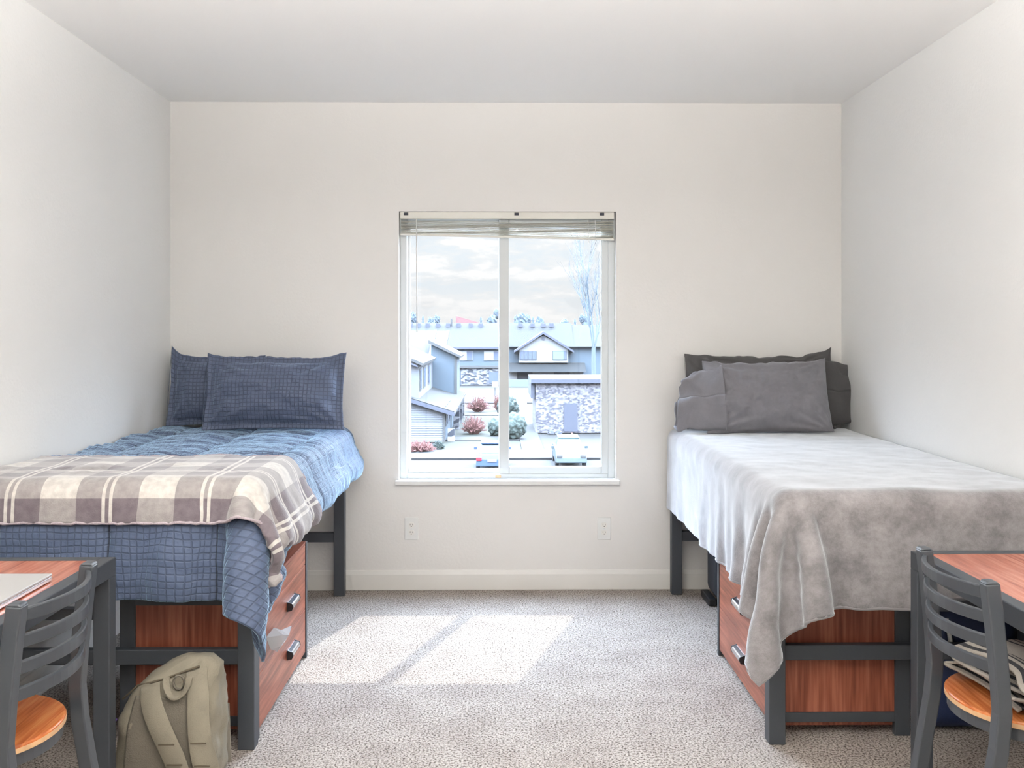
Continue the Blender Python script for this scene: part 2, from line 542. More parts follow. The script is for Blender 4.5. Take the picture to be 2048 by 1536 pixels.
def plaid(name):
    m, nt, b = new_mat(name)
    uv = nt.nodes.new('ShaderNodeUVMap')
    sep = nt.nodes.new('ShaderNodeSeparateXYZ'); nt.links.new(uv.outputs[0], sep.inputs[0])

    def band(sock, phase):
        a = nt.nodes.new('ShaderNodeMath'); a.operation = 'ADD'; a.inputs[1].default_value = phase
        nt.links.new(sock, a.inputs[0])
        w = nt.nodes.new('ShaderNodeMath'); w.operation = 'WRAP'; w.inputs[1].default_value = 0.0; w.inputs[2].default_value = 0.324
        nt.links.new(a.outputs[0], w.inputs[0])
        d = nt.nodes.new('ShaderNodeMath'); d.operation = 'DIVIDE'; d.inputs[1].default_value = 0.324
        nt.links.new(w.outputs[0], d.inputs[0])
        r = nt.nodes.new('ShaderNodeValToRGB'); r.color_ramp.interpolation = 'CONSTANT'
        e = r.color_ramp.elements
        e[0].position = 0.0; e[0].color = (0, 0, 0, 1)            # dark band
        e[1].position = 0.26; e[1].color = (2, 0, 0, 1)
        for p, c in ((0.295, 0.0), (0.335, 2.0), (0.37, 0.0), (0.63, 1.0)):
            k = e.new(p); k.color = (c, 0, 0, 1)
        nt.links.new(d.outputs[0], r.inputs[0])
        s = nt.nodes.new('ShaderNodeSeparateColor'); nt.links.new(r.outputs[0], s.inputs[0])
        return s.outputs[0]
    bu, bv = band(sep.outputs[0], 0.2375), band(sep.outputs[1], 0.018)
    sm = nt.nodes.new('ShaderNodeMath'); sm.operation = 'ADD'
    nt.links.new(bu, sm.inputs[0]); nt.links.new(bv, sm.inputs[1])
    hf = nt.nodes.new('ShaderNodeMath'); hf.operation = 'MULTIPLY'; hf.inputs[1].default_value = 0.25
    nt.links.new(sm.outputs[0], hf.inputs[0])
    r = nt.nodes.new('ShaderNodeValToRGB'); r.color_ramp.interpolation = 'CONSTANT'
    e = r.color_ramp.elements
    e[0].position = 0.0; e[0].color = lin(118, 108, 113)
    e[1].position = 0.2; e[1].color = lin(158, 152, 150)
    k = e.new(0.45); k.color = lin(206, 201, 194)
    nt.links.new(hf.outputs[0], r.inputs[0])
    n = nt.nodes.new('ShaderNodeTexNoise'); n.inputs['Scale'].default_value = 40; n.inputs['Detail'].default_value = 6
    nt.links.new(uv.outputs[0], n.inputs['Vector'])
    r2 = nt.nodes.new('ShaderNodeValToRGB'); r2.color_ramp.elements[0].position = 0.35; r2.color_ramp.elements[1].position = 0.62
    r2.color_ramp.elements[0].color = (0.84, 0.83, 0.84, 1); r2.color_ramp.elements[1].color = (1.05, 1.05, 1.05, 1)
    nt.links.new(n.outputs[0], r2.inputs[0])
    mu = nt.nodes.new('ShaderNodeMix'); mu.data_type = 'RGBA'; mu.blend_type = 'MULTIPLY'; mu.inputs[0].default_value = 1
    nt.links.new(r.outputs[0], mu.inputs[6]); nt.links.new(r2.outputs[0], mu.inputs[7])
    nt.links.new(mu.outputs[2], b.inputs['Base Color'])
    f = nt.nodes.new('ShaderNodeTexNoise'); f.inputs['Scale'].default_value = 220
    nt.links.new(uv.outputs[0], f.inputs['Vector'])
    bp = nt.nodes.new('ShaderNodeBump'); bp.inputs['Strength'].default_value = 0.3; bp.inputs['Distance'].default_value = 0.005
    nt.links.new(f.outputs[0], bp.inputs['Height']); nt.links.new(bp.outputs[0], b.inputs['Normal'])
    b.inputs['Roughness'].default_value = 0.85
    b.inputs['Sheen Weight'].default_value = 0.6
    b.inputs['Sheen Roughness'].default_value = 0.4
    return m


M['plaid'] = plaid('plaid_fleece')
M['plaid_edge'] = plain('plaid_overlock_edge', lin(186, 172, 178), 0.9, bump=0.6, bscale=200)


def striped(name):
    m, nt, b = new_mat(name)
    uv = nt.nodes.new('ShaderNodeUVMap')
    sep = nt.nodes.new('ShaderNodeSeparateXYZ'); nt.links.new(uv.outputs[0], sep.inputs[0])
    r = nt.nodes.new('ShaderNodeValToRGB'); r.color_ramp.interpolation = 'CONSTANT'
    e = r.color_ramp.elements
    lt, dk = lin(176, 168, 158), lin(58, 58, 62)
    e[0].position = 0.0; e[0].color = lt
    e[1].position = 0.04; e[1].color = dk
    for p, c in ((0.085, lt), (0.13, dk), (0.165, lt), (0.22, dk), (0.25, lt), (0.46, dk), (0.475, lt), (0.51, dk), (0.525, lt), (0.72, dk), (0.76, lt), (0.80, dk), (0.83, lt)):
        k = e.new(p); k.color = c
    nt.links.new(sep.outputs[0], r.inputs[0]); nt.links.new(r.outputs[0], b.inputs['Base Color'])
    n = nt.nodes.new('ShaderNodeTexNoise'); n.inputs['Scale'].default_value = 90
    nt.links.new(uv.outputs[0], n.inputs['Vector'])
    bp = nt.nodes.new('ShaderNodeBump'); bp.inputs['Strength'].default_value = 0.5; bp.inputs['Distance'].default_value = 0.006
    nt.links.new(n.outputs[0], bp.inputs['Height']); nt.links.new(bp.outputs[0], b.inputs['Normal'])
    b.inputs['Roughness'].default_value = 0.9
    return m


M['throw'] = striped('striped_throw')

# outdoors
M['asphalt'] = plain('asphalt', (0.0049, 0.0050, 0.0059, 1), 0.9, var=0.15, vscale=0.6)
M['concrete'] = plain('pale_concrete', (0.0098, 0.0097, 0.0095, 1), 0.9, var=0.06, vscale=0.8)
M['kerb'] = plain('kerb_concrete', (0.0080, 0.0080, 0.0086, 1), 0.9)
M['lawn'] = plain('spring_lawn', (0.0058, 0.0071, 0.0025, 1), 0.95, var=0.30, vscale=0.45)
M['dry_lawn'] = plain('dry_lawn', (0.0068, 0.0059, 0.0041, 1), 0.95, var=0.2, vscale=0.5)
M['siding'] = plain('pale_siding', (0.0878, 0.0913, 0.1016, 1), 0.7)
M['blue_siding'] = plain('blue_siding', (0.0418, 0.0578, 0.0743, 1), 0.7, var=0.05, vscale=2)
M['house_white'] = plain('white_stucco', (0.1253, 0.1253, 0.1287, 1), 0.8)
M['shingle'] = plain('grey_shingles', (0.0028, 0.0034, 0.0041, 1), 0.9, var=0.40, vscale=3.5)
M['far_shingle'] = plain('far_shingles', (0.0029, 0.0037, 0.0045, 1), 0.9, var=0.2, vscale=1.6)
M['roof_pale'] = plain('pale_roof', (0.0045, 0.0047, 0.0050, 1), 0.9, var=0.15, vscale=2)
M['fascia'] = plain('white_fascia', (0.0337, 0.0343, 0.0356, 1), 0.6)
M['dark_trim'] = plain('grey_trim', (0.0358, 0.0385, 0.0534, 1), 0.7)
M['far_window'] = plain('dark_window', (0.060, 0.070, 0.100, 1), 0.25)
M['shutter'] = plain('white_shutter', (0.1980, 0.2008, 0.2035, 1), 0.7)
M['red_bush'] = plain('red_twigs', (0.1201, 0.0518, 0.0462, 1), 0.9, var=0.3, vscale=5)
M['green_bush'] = plain('green_shrub', (0.0281, 0.0385, 0.0336, 1), 0.9, var=0.3, vscale=6)
M['bark'] = plain('pale_bark', (0.0578, 0.0710, 0.0836, 1), 0.9)
M['conifer'] = plain('distant_conifer', (0.0385, 0.0495, 0.0616, 1), 0.95, var=0.2, vscale=2)
M['red_roof'] = plain('red_roof', (0.1045, 0.0440, 0.0440, 1), 0.8)
M['car_blue'] = plain('blue_car_paint', (0.0178, 0.0376, 0.0788, 1), 0.55, 0.0)
M['car_pale'] = plain('pale_car_paint', (0.0314, 0.0447, 0.0508, 1), 0.55, 0.0)
M['car_glass'] = plain('car_glass', (0.100, 0.150, 0.180, 1), 0.08)
M['tyre'] = plain('tyre', (0.015, 0.015, 0.018, 1), 0.9)
M['tail_red'] = plain('tail_light', (0.300, 0.015, 0.025, 1), 0.3)
M['orange'] = plain('orange_plastic', (0.375, 0.070, 0.040, 1), 0.5)
M['fence'] = plain('blue_fence', (0.0715, 0.0880, 0.1210, 1), 0.8)


def stone(name, a, c, scale):
    m, nt, b = new_mat(name)
    tc = nt.nodes.new('ShaderNodeTexCoord')
    mp = nt.nodes.new('ShaderNodeMapping'); mp.inputs['Scale'].default_value = (scale, scale, scale * 1.8)
    nt.links.new(tc.outputs['Object'], mp.inputs[0])
    v = nt.nodes.new('ShaderNodeTexVoronoi'); v.inputs['Scale'].default_value = 1.0
    nt.links.new(mp.outputs[0], v.inputs['Vector'])
    s = nt.nodes.new('ShaderNodeSeparateColor'); nt.links.new(v.outputs['Color'], s.inputs[0])
    r = nt.nodes.new('ShaderNodeValToRGB'); r.color_ramp.elements[0].color = a; r.color_ramp.elements[1].color = c
    r.color_ramp.elements[0].position = 0.2; r.color_ramp.elements[1].position = 0.75
    nt.links.new(s.outputs[0], r.inputs[0]); nt.links.new(r.outputs[0], b.inputs['Base Color'])
    b.inputs['Roughness'].default_value = 0.9
    return m


M['stone'] = stone('ledge_stone', (0.040, 0.038, 0.047, 1), (0.125, 0.118, 0.128, 1), 5.0)
M['stone_far'] = stone('river_stone', (0.015, 0.017, 0.024, 1), (0.13, 0.13, 0.14, 1), 2.4)

# ================================================================== room shell
XL, XR, YB, YF, ZC = -1.838, 1.921, 5.40, -1.40, 2.727
T = 0.14
WX0, WX1, WZ0, WZ1 = -0.566, 0.652, 0.600, 2.118         # window opening
struct(MB().box(XL - T, XR + T, YF - T, YB + T, -0.15, 0.0).build('floor', M['carpet']))
struct(MB().box(XL - T, XR + T, YF - T, YB + T, ZC, ZC + 0.15).build('ceiling', M['ceiling']))
struct(MB().box(XL - T, XL, YF - T, YB + T, 0, ZC).build('wall_left', M['side_wall']))
struct(MB().box(XR, XR + T, YF - T, YB + T, 0, ZC).build('wall_right', M['side_wall']))
struct(MB().box(XL, XR, YF - T, YF, 0, ZC).build('wall_front', M['side_wall']))
wb = MB()
wb.box(XL, WX0, YB, YB + T, 0, ZC).box(WX1, XR, YB, YB + T, 0, ZC)
wb.box(WX0, WX1, YB, YB + T, 0, WZ0).box(WX0, WX1, YB, YB + T, WZ1, ZC)
struct(wb.build('wall_back', M['wall']))


def baseboard(name, poly, a, b, axis):
    return struct(MB().prism(poly, a, b, axis).build(name, M['trim'], bevel=0.004))


bbp = [(0, 0), (0.014, 0), (0.014, 0.088), (0.008, 0.112), (0, 0.114)]
baseboard('baseboard_back', [(YB - p, z) for p, z in bbp], XL, XR, 'X')
baseboard('baseboard_left', [(XL + p, z) for p, z in bbp], YF, YB - 0.014, 'Y')
baseboard('baseboard_right', [(XR - p, z) for p, z in bbp], YF, YB - 0.014, 'Y')

# sill with little ears past the opening
sill = MB()
sill.box(WX0 + 0.001, WX1 - 0.001, YB - 0.001, YB + 0.055, WZ0, WZ0 + 0.014)
sill.box(WX0 - 0.018, WX1 + 0.018, YB - 0.030, YB - 0.001, WZ0 - 0.010, WZ0 + 0.014)
struct(sill.build('trim_1', M['white'], bevel=0.004))

# window_1: vinyl slider, fixed pane on the left and sliding sash on the right
win = bpy.data.objects.new('window_1', None)
win.location = (0.04, YB + 0.09, WZ0)
COL.objects.link(win)
struct(win)
win['label'] = 'sliding window with white vinyl frame and two panes'
fy0, fy1 = YB + 0.055, YB + 0.125
fz0, fz1 = WZ0 + 0.014, WZ1
fr_ = MB()
fr_.box(WX0, WX0 + 0.040, fy0, fy1, fz0, fz1).box(WX1 - 0.040, WX1, fy0, fy1, fz0, fz1)
fr_.box(WX0 + 0.040, WX1 - 0.040, fy0, fy1, fz0, fz0 + 0.026).box(WX0 + 0.040, WX1 - 0.040, fy0, fy1, fz1 - 0.04, fz1)
fr_.build('window_frame', M['vinyl'], win, bevel=0.004)
# left, fixed, set further out
ls = MB()
lx0, lx1 = WX0 + 0.040, 0.012
ls.box(lx0, lx0 + 0.018, YB + 0.095, YB + 0.118, fz0 + 0.026, fz1 - 0.04).box(lx1 - 0.02, lx1, YB + 0.095, YB + 0.118, fz0 + 0.026, fz1 - 0.04)
ls.box(lx0 + 0.018, lx1 - 0.02, YB + 0.095, YB + 0.118, fz0 + 0.026, fz0 + 0.05).box(lx0 + 0.018, lx1 - 0.02, YB + 0.095, YB + 0.118, fz1 - 0.07, fz1 - 0.04)
fs = ls.build('fixed_sash', M['white'], win, bevel=0.002)
MB().box(lx0 + 0.014, lx1 - 0.016, YB + 0.104, YB + 0.109, fz0 + 0.046, fz1 - 0.06).build('pane', M['glass'], fs)
# right, sliding, nearer
rs = MB()
rx0, rx1 = -0.006, WX1 - 0.032
sy0, sy1 = YB + 0.060, YB + 0.090
rs.box(rx0, rx0 + 0.058, sy0, sy1, fz0 + 0.022, fz1 - 0.036).box(rx1 - 0.046, rx1, sy0, sy1, fz0 + 0.022, fz1 - 0.036)
rs.box(rx0 + 0.058, rx1 - 0.046, sy0, sy1, fz0 + 0.022, fz0 + 0.066).box(rx0 + 0.058, rx1 - 0.046, sy0, sy1, fz1 - 0.085, fz1 - 0.036)
ss = rs.build('sliding_sash', M['vinyl'], win, bevel=0.004)
MB().box(rx0 + 0.052, rx1 - 0.040, YB + 0.073, YB + 0.078, fz0 + 0.060, fz1 - 0.08).build('pane', M['glass'], ss)
MB().box(rx0 + 0.004, rx0 + 0.020, sy0 - 0.008, sy0, 1.30, 1.345).build('latch', M['vinyl'], ss, bevel=0.002)
MB().box(rx0 - 0.02, rx0 + 0.012, fy0 - 0.006, fy0, fz0 + 0.004, fz0 + 0.018).build('sash_stop', M['seat_edge'], win, bevel=0.002)

# ================================================================== blind
bl = thing('window_blind', 'raised cream mini blind stacked at the top of the window', 'blind', (0.04, YB + 0.03, 2.10))
bx0, bx1 = WX0 + 0.006, WX1 - 0.010
MB().box(bx0, bx1, YB + 0.010, YB + 0.045, 2.078, 2.1165).build('headrail', M['blind'], bl, bevel=0.002)
st = MB()
for i in range(13):
    t = i / 12
    zl = 2.066 - 0.066 * t
    zr = 2.062 - 0.088 * t
    nseg = 24
    rows = []
    for k in range(nseg + 1):
        s = k / nseg
        z = zl + (zr - zl) * s + 0.004 * math.sin(s * 7 + i) - (0.010 * math.sin(math.pi * s) * (1 - t)) * 0.5
        x = bx0 + 0.004 + (bx1 - bx0 - 0.008) * s
        dy = 0.002 * math.sin(i * 2.3 + s * 4)
        rows.append((x, z, dy))
    v, f = [], []
    for x, z, dy in rows:
        v += [(x, YB + 0.013 + dy, z - 0.0012), (x, YB + 0.026 + dy, z + 0.0022), (x, YB + 0.040 + dy, z - 0.0012),
              (x, YB + 0.040 + dy, z - 0.0022), (x, YB + 0.026 + dy, z + 0.0012), (x, YB + 0.013 + dy, z - 0.0022)]
    for k in range(nseg):
        for q in range(6):
            f.append((k * 6 + q, k * 6 + (q + 1) % 6, k * 6 + 6 + (q + 1) % 6, k * 6 + 6 + q))
    f.append((5, 4, 3, 2, 1, 0)); f.append(tuple(nseg * 6 + q for q in range(6)))
    st.add(v, f)
st.build('slat_stack', M['blind'], bl)
br = MB()
br.prism([(bx0, 1.985), (bx1, 1.958), (bx1, 1.970), (bx0, 1.997)], YB + 0.012, YB + 0.040, 'Y')
br.build('bottom_rail', M['blind'], bl, bevel=0.003)
w0 = at(833, 438, YB + 0.005); w1 = at(834, 664, YB + 0.005)
MB().tube([w0, w1], 0.0035, 8).build('tilt_wand', M['cord'], bl, smooth=True)
for px in (1176, 1190):
    c0 = at(px, 440, YB + 0.006)
    MB().tube([c0, c0 + Vector((0.004, 0, -0.10)), c0 + Vector((0.006, 0.002, -0.33 if px == 1190 else -0.13))], 0.0016, 6).build('lift_cord', M['cord'], bl)
for px in (812, 1033, 1204):
    c = at(px, 428, YB + 0.008)
    MB().box(c.x - 0.012, c.x + 0.012, YB + 0.004, YB + 0.010, 2.098, 2.112).build('bracket', M['dark_trim'], bl)

# ================================================================== outlets


def outlet(px, py, label):
    c = at(px, py, YB)
    o = thing('wall_outlet', label, 'outlet', (c.x, YB, c.z), 'duplex wall outlets')
    MB().box(c.x - 0.038, c.x + 0.038, YB - 0.007, YB, c.z - 0.062, c.z + 0.062).build('cover_plate', M['white'], o, bevel=0.003)
    for s in (-1, 1):
        z = c.z + s * 0.021
        r = MB()
        pts = []
        for k in range(20):
            t = 2 * math.pi * k / 20
            pts.append((c.x + 0.017 * math.cos(t), z + max(-0.0135, min(0.0135, 0.017 * math.sin(t)))))
        r.prism(pts, YB - 0.011, YB - 0.006, 'Y')
        sk = r.build('socket', M['trim'], o)
        s_ = MB()
        s_.box(c.x - 0.0075, c.x - 0.0055, YB - 0.0125, YB - 0.0108, z - 0.001, z + 0.008)
        s_.box(c.x + 0.0055, c.x + 0.0075, YB - 0.0125, YB - 0.0108, z - 0.001, z + 0.007)
        s_.box(c.x - 0.0025, c.x + 0.0025, YB - 0.0125, YB - 0.0108, z - 0.0095, z - 0.005)
        s_.build('slot', M['slot'], sk)
    MB().lathe([(0.0035, -0.001), (0.0035, 0.001)], (c.x, YB - 0.008, c.z), 10).build('screw', M['vinyl'], o)


outlet(823, 1057, 'white duplex outlet on the back wall, on the blue bed side of the window')
outlet(1208, 1057, 'white duplex outlet on the back wall, on the grey bed side of the window')

# ================================================================== beds


def bed(side, label):
    """side -1: against wall_left, +1: against wall_right"""
    if side < 0:
        xi, xo, y0, y1 = -0.850, XL + 0.016, 3.345, 5.330
    else:
        xi, xo, y0, y1 = 0.943, XR - 0.016, 3.365, 5.340
    s = side
    P = 0.058
    o = thing('bed_frame', label, 'bed', ((xi + xo) / 2, (y0 + y1) / 2, 0), 'steel loft bed frames')
    for x in (xi, xo - s * P):
        for y in (y0, y1 - P):
            MB().box(x, x + s * P, y, y + P, 0, 0.702).build('post', M['steel'], o, bevel=0.003)
    for y in (y0 + 0.012, y1 - P + 0.012):
        MB().box(xi + s * P, xo - s * P, y, y + 0.034, 0.292, 0.345).build('end_rail', M['steel'], o, bevel=0.003)
        MB().box(xi + s * P, xo - s * P, y, y + 0.034, 0.645, 0.700).build('end_rail', M['steel'], o, bevel=0.003)
    for x in (xi + s * 0.012, xo - s * 0.046):
        MB().box(x, x + s * 0.034, y0 + P, y1 - P, 0.645, 0.700).build('side_rail', M['steel'], o, bevel=0.003)
    MB().box(xi + s * 0.048, xo - s * 0.048, y0 + 0.05, y1 - 0.05, 0.685, 0.703).build('platform', M['steel'], o)
    mt = MB().box(xi + s * 0.010, xo + s * 0.004, y0 - 0.055, y1 + 0.02, 0.704, 0.884).build('mattress', M['mattress'], bevel=0.04, segs=4)
    base_at(mt, ((xi + xo) / 2, (y0 + y1) / 2, 0.704))
    return o, mt


bedL, matL = bed(-1, 'dark steel raised bed frame under the navy comforter')
tag(matL, 'thick twin mattress under the navy comforter', 'mattress')
bedR, matR = bed(1, 'dark steel raised bed frame under the grey fleece blanket')
tag(matR, 'thick twin mattress under the grey fleece blanket', 'mattress')

# ================================================================== dressers


def dresser(side, label):
    s = side
    if s < 0:
        xf, xb, y0, y1 = -0.858, -1.345, 3.425, 4.305
    else:
        xf, xb, y0, y1 = 0.975, 1.470, 3.435, 4.315
    H = 0.515
    o = thing('dresser', label, 'dresser', ((xf + xb) / 2, (y0 + y1) / 2, 0), 'cherry dressers under the beds')
    P = 0.026
    # frame: four posts with the rails between them
    for x, nm in ((xf, 'post'), (xb - s * 0.055, 'post')):
        w = P if x == xf else 0.055
        for y in (y0, y1 - P):
            MB().box(x, x + s * w, y, y + P, 0, H - 0.001).build(nm, M['steel'], o, bevel=0.002)
    for y in (y0, y1 - P):
        MB().box(xf + s * P, xb - s * 0.055, y, y + P, H - 0.036, H - 0.012).build('end_rail', M['steel'], o, bevel=0.002)
        MB().box(xf + s * P, xb - s * 0.055, y, y + P, 0.050, 0.085).build('end_rail', M['steel'], o, bevel=0.002)
    for y, d in ((y0, 0.008), (y1 - P, 0.006)):
        MB().box(xf + s * P, xb - s * 0.055, y + d, y + d + 0.012, 0.085, H - 0.036).build('side_panel', M['wood_v'], o)
    MB().box(xb - s * 0.012, xb - s * 0.004, y0 + P, y1 - P, 0.05, H - 0.012).build('back_panel', M['wood_v'], o)
    MB().box(xf + s * 0.004, xb, y0 + 0.002, y1 - 0.002, H - 0.012, H).build('top', M['wood_h'], o, bevel=0.002)
    MB().box(xf + s * 0.03, xb - s * 0.02, y0 + P, y1 - P, 0.03, H - 0.014).build('carcass', M['wood_v'], o)
    zs = [(0.028, 0.219), (0.222, 0.416), (0.419, H - 0.014)]
    yh = (3.98 if s < 0 else 3.90)
    for i, (za, zb) in enumerate(zs):
        d = MB().box(xf + s * 0.004, xf + s * 0.024, y0 + P + 0.002, y1 - P - 0.002, za, zb).build('drawer', M['wood_h'], o, bevel=0.0015)
        if i < 2:
            zc = za + (zb - za) * 0.56
            # cup pull: a chrome hood, black ends
            h = MB()
            prof = [(0.0, -0.016), (0.020, -0.012), (0.026, 0.002), (0.022, 0.014), (0.0, 0.022)]
            h.prism([(xf + s * 0.004 - s * p, zc + q) for p, q in prof], yh - 0.068, yh + 0.068, 'Y')
            hd = h.build('handle', M['chrome'], d, bevel=0.004, segs=3)
            for ya in (yh - 0.072, yh + 0.068):
                MB().prism([(xf + s * 0.004 - s * p * 1.03, zc + q * 1.05) for p, q in prof], ya, ya + 0.004, 'Y').build('end_cap', M['black'], hd)
    return o


dresser(-1, 'cherry wood dresser with chrome pulls under the navy bed')
dresser(1, 'cherry wood dresser with chrome pulls under the grey bed')

# ================================================================== cloth


def upsample(P, k):
    """Catmull-Rom resampling of a grid of points, k times finer"""
    def up(A):
        n = A.shape[0]
        i = np.arange((n - 1) * k + 1) / k
        j = np.minimum(i.astype(int), n - 2)
        t = (i - j)[:, None, None]
        p0, p1, p2, p3 = A[np.maximum(j - 1, 0)], A[j], A[j + 1], A[np.minimum(j + 2, n - 1)]
        return 0.5 * (2 * p1 + (p2 - p0) * t + (2 * p0 - 5 * p1 + 4 * p2 - p3) * t ** 2 + (3 * p1 - p0 - 3 * p2 + p3) * t ** 3)
    return up(up(P).transpose(1, 0, 2)).transpose(1, 0, 2)


def normals(P):
    du = np.gradient(P, axis=1); dv = np.gradient(P, axis=0)
    n = np.cross(du, dv)
    n /= np.linalg.norm(n, axis=2, keepdims=True) + 1e-9
    return n


def push_box(p, x, lo, hi, r, mu):
    """keep points outside a rounded box; mu is the friction"""
    q = np.clip(p, lo + r, hi - r)
    d = p - q
    L = np.linalg.norm(d, axis=-1)
    inside_core = L < 1e-7
    hit = (L < r) & ~inside_core
    if hit.any():
        n = d[hit] / L[hit][:, None]
        new = q[hit] + n * r
        mv = new - x[hit]
        tang = mv - (mv * n).sum(1, keepdims=True) * n
        p[hit] = new - tang * mu
    if inside_core.any():
        pc = p[inside_core]
        pen = np.stack([hi[2] - pc[:, 2]], 1)
        pc[:, 2] += pen[:, 0]
        p[inside_core] = pc


def simulate(P, du, dv, collide, steps=130, iters=10, shear=0.35, bend=0.25, damp=0.975, late=None, seed=0):
    x = P.copy(); v = np.zeros_like(x); dt = 1 / 45.0
    g = np.array([0, 0, -3.0])
    r_ = np.random.default_rng(seed)

    def sat(a, b, L, k):
        d = b - a
        l = np.linalg.norm(d, axis=-1, keepdims=True) + 1e-9
        c = d * (0.5 * k * (l - L) / l)
        a += c; b -= c
    dd = math.hypot(du, dv)
    for s in range(steps):
        v += g * dt
        p = x + v * dt
        for it in range(iters):
            for o in (0, 1):
                n = (p.shape[1] - o) // 2
                sat(p[:, o:o + 2 * n:2], p[:, o + 1:o + 2 * n:2], du, 1.0)
                n = (p.shape[0] - o) // 2
                sat(p[o:o + 2 * n:2], p[o + 1:o + 2 * n:2], dv, 1.0)
            for o in (0, 1):
                n = (p.shape[0] - o) // 2
                A, B = p[o:o + 2 * n:2], p[o + 1:o + 2 * n:2]
                sat(A[:, :-1], B[:, 1:], dd, shear)
                sat(A[:, 1:], B[:, :-1], dd, shear)
            if bend:
                for o in range(4):
                    n = (p.shape[1] - o) // 4
                    if n:
                        a = p[:, o:o + 4 * n:4]; b_ = p[:, o + 2:o + 4 * n + 2:4]
                        m_ = min(a.shape[1], b_.shape[1]); sat(a[:, :m_], b_[:, :m_], 2 * du, bend)
                    n = (p.shape[0] - o) // 4
                    if n:
                        a = p[o:o + 4 * n:4]; b_ = p[o + 2:o + 4 * n + 2:4]
                        m_ = min(a.shape[0], b_.shape[0]); sat(a[:m_], b_[:m_], 2 * dv, bend)
            collide(p, x)
        if late:
            late(p, s)
        v = (p - x) / dt * damp
        x = p
    return x


def grid_mesh(name, P, U, V, mat, thick=0.0, parent=None):
    R, C = P.shape[:2]
    me = bpy.data.meshes.new(name)
    idx = np.arange(R * C).reshape(R, C)
    f = np.stack([idx[:-1, :-1], idx[:-1, 1:], idx[1:, 1:], idx[1:, :-1]], -1).reshape(-1, 4)
    me.from_pydata(P.reshape(-1, 3).tolist(), [], f.tolist())
    uvl = me.uv_layers.new(name='UVMap')
    uvs = np.stack([U.reshape(-1), V.reshape(-1)], 1)
    li = np.zeros(len(me.loops), dtype=np.int32)
    me.loops.foreach_get('vertex_index', li)
    uvl.data.foreach_set('uv', uvs[li].astype(np.float32).reshape(-1))
    me.materials.append(mat)
    me.shade_smooth()
    o = bpy.data.objects.new(name, me)
    COL.objects.link(o)
    if parent:
        o.parent = parent
    if thick:
        s = o.modifiers.new('thickness', 'SOLIDIFY'); s.thickness = thick; s.offset = 0
    return o


def fbm(P, scale, seed, octv=3):
    out = np.zeros(P.shape[:2])
    flat = P.reshape(-1, 3)
    vals = [noise.fractal(Vector((p[0] * scale + seed, p[1] * scale, p[2] * scale)), 0.8, 2.0, octv) for p in flat]
    return np.array(vals).reshape(P.shape[:2])


def drape(side, x_in, x_wall, y0, y1, z, hang_side, hang_front, h, margin, flare=0.05, **kw):
    """a rectangle laid on the bed: flush with the wall, hanging over the inner side and the foot"""
    s = side                               # -1 left bed (inner side is +x), +1 right bed (inner side is -x)
    W = abs(x_wall - x_in) + hang_side
    Lg = (y1 - y0) + hang_front
    nu, nv = int(round(W / h)) + 1, int(round(Lg / h)) + 1
    du, dv = W / (nu - 1), Lg / (nv - 1)
    u = np.linspace(0, W, nu); v = np.linspace(0, Lg, nv)
    X = x_wall - s * u                     # from the wall toward the aisle
    Y = y1 - v                             # from the head toward the foot
    P = np.zeros((nv, nu, 3))
    P[..., 0] = X[None, :]; P[..., 1] = Y[:, None]; P[..., 2] = z + margin + 0.01
    r_ = np.random.default_rng(3)
    P[..., 2] += r_.normal(0, 0.002, P.shape[:2])
    lo = np.array([min(x_in, x_wall + s * 0.3) - margin, y0 - margin, -0.5])
    hi = np.array([max(x_in, x_wall + s * 0.3) + margin, y1 + 0.5, z + margin])
    R = 0.05 + margin

    def collide(p, x):
        push_box(p, x, lo, hi, R, 0.6)
        if s < 0:
            np.maximum(p[..., 0], XL + 0.012, out=p[..., 0])
            low = p[..., 2] < z - 0.16
            p[..., 0][low] = np.minimum(p[..., 0][low], x_in + margin + flare)
        else:
            np.minimum(p[..., 0], XR - 0.012, out=p[..., 0])
            low = p[..., 2] < z - 0.16
            p[..., 0][low] = np.maximum(p[..., 0][low], x_in - margin - flare)
        np.minimum(p[..., 1], YB - 0.018, out=p[..., 1])
        np.maximum(p[..., 2], 0.01, out=p[..., 2])
    S = simulate(P, du, dv, collide, **kw)
    U, V = np.meshgrid(u, v)
    return S, U, V


def fine_uv(U, V, k):
    st_ = lambda A: upsample(A[..., None].repeat(3, 2), k)[..., 0]
    return st_(U), st_(V)


# --- navy comforter on the left bed
S, U, V = drape(-1, -0.845, XL + 0.014, 3.285, 5.355, 0.884, 0.360, 0.338, 0.032, 0.020, bend=0.28, iters=26, steps=170)
K = 3
Pf = upsample(S, K); Uf, Vf = fine_uv(U, V, K)
N = normals(Pf)
if N[5, 20, 2] < 0:
    N = -N
q1, q2 = 0.365, 0.400
pu = np.abs(np.sin(np.pi * (Uf + 0.22) / q1)) ** 0.35
pv = np.abs(np.sin(np.pi * (Vf - 0.02) / q2)) ** 0.35
Ptmp = np.stack([Uf * 2.2, Vf * 1.0, Uf * 0], -1)
wr = fbm(Ptmp, 4.0, 1.3, 4)
wr2 = fbm(np.stack([Uf * 0.7, Vf * 3.2, Uf * 0], -1), 4.5, 9.1, 3)
top = (Pf[..., 2] > 0.87)
Pf = Pf + N * ((pu * pv) * 0.030 + wr * 0.008 + wr2 * 0.010 * np.where(top, 1.0, 0.5))[..., None]
Pf[..., 0] = np.maximum(Pf[..., 0], XL + 0.006)
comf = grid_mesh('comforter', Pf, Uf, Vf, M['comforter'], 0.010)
tag(comf, 'navy blue quilted comforter with small embossed squares on the left bed', 'comforter')
base_at(comf, (-1.34, 4.3, 0.90))
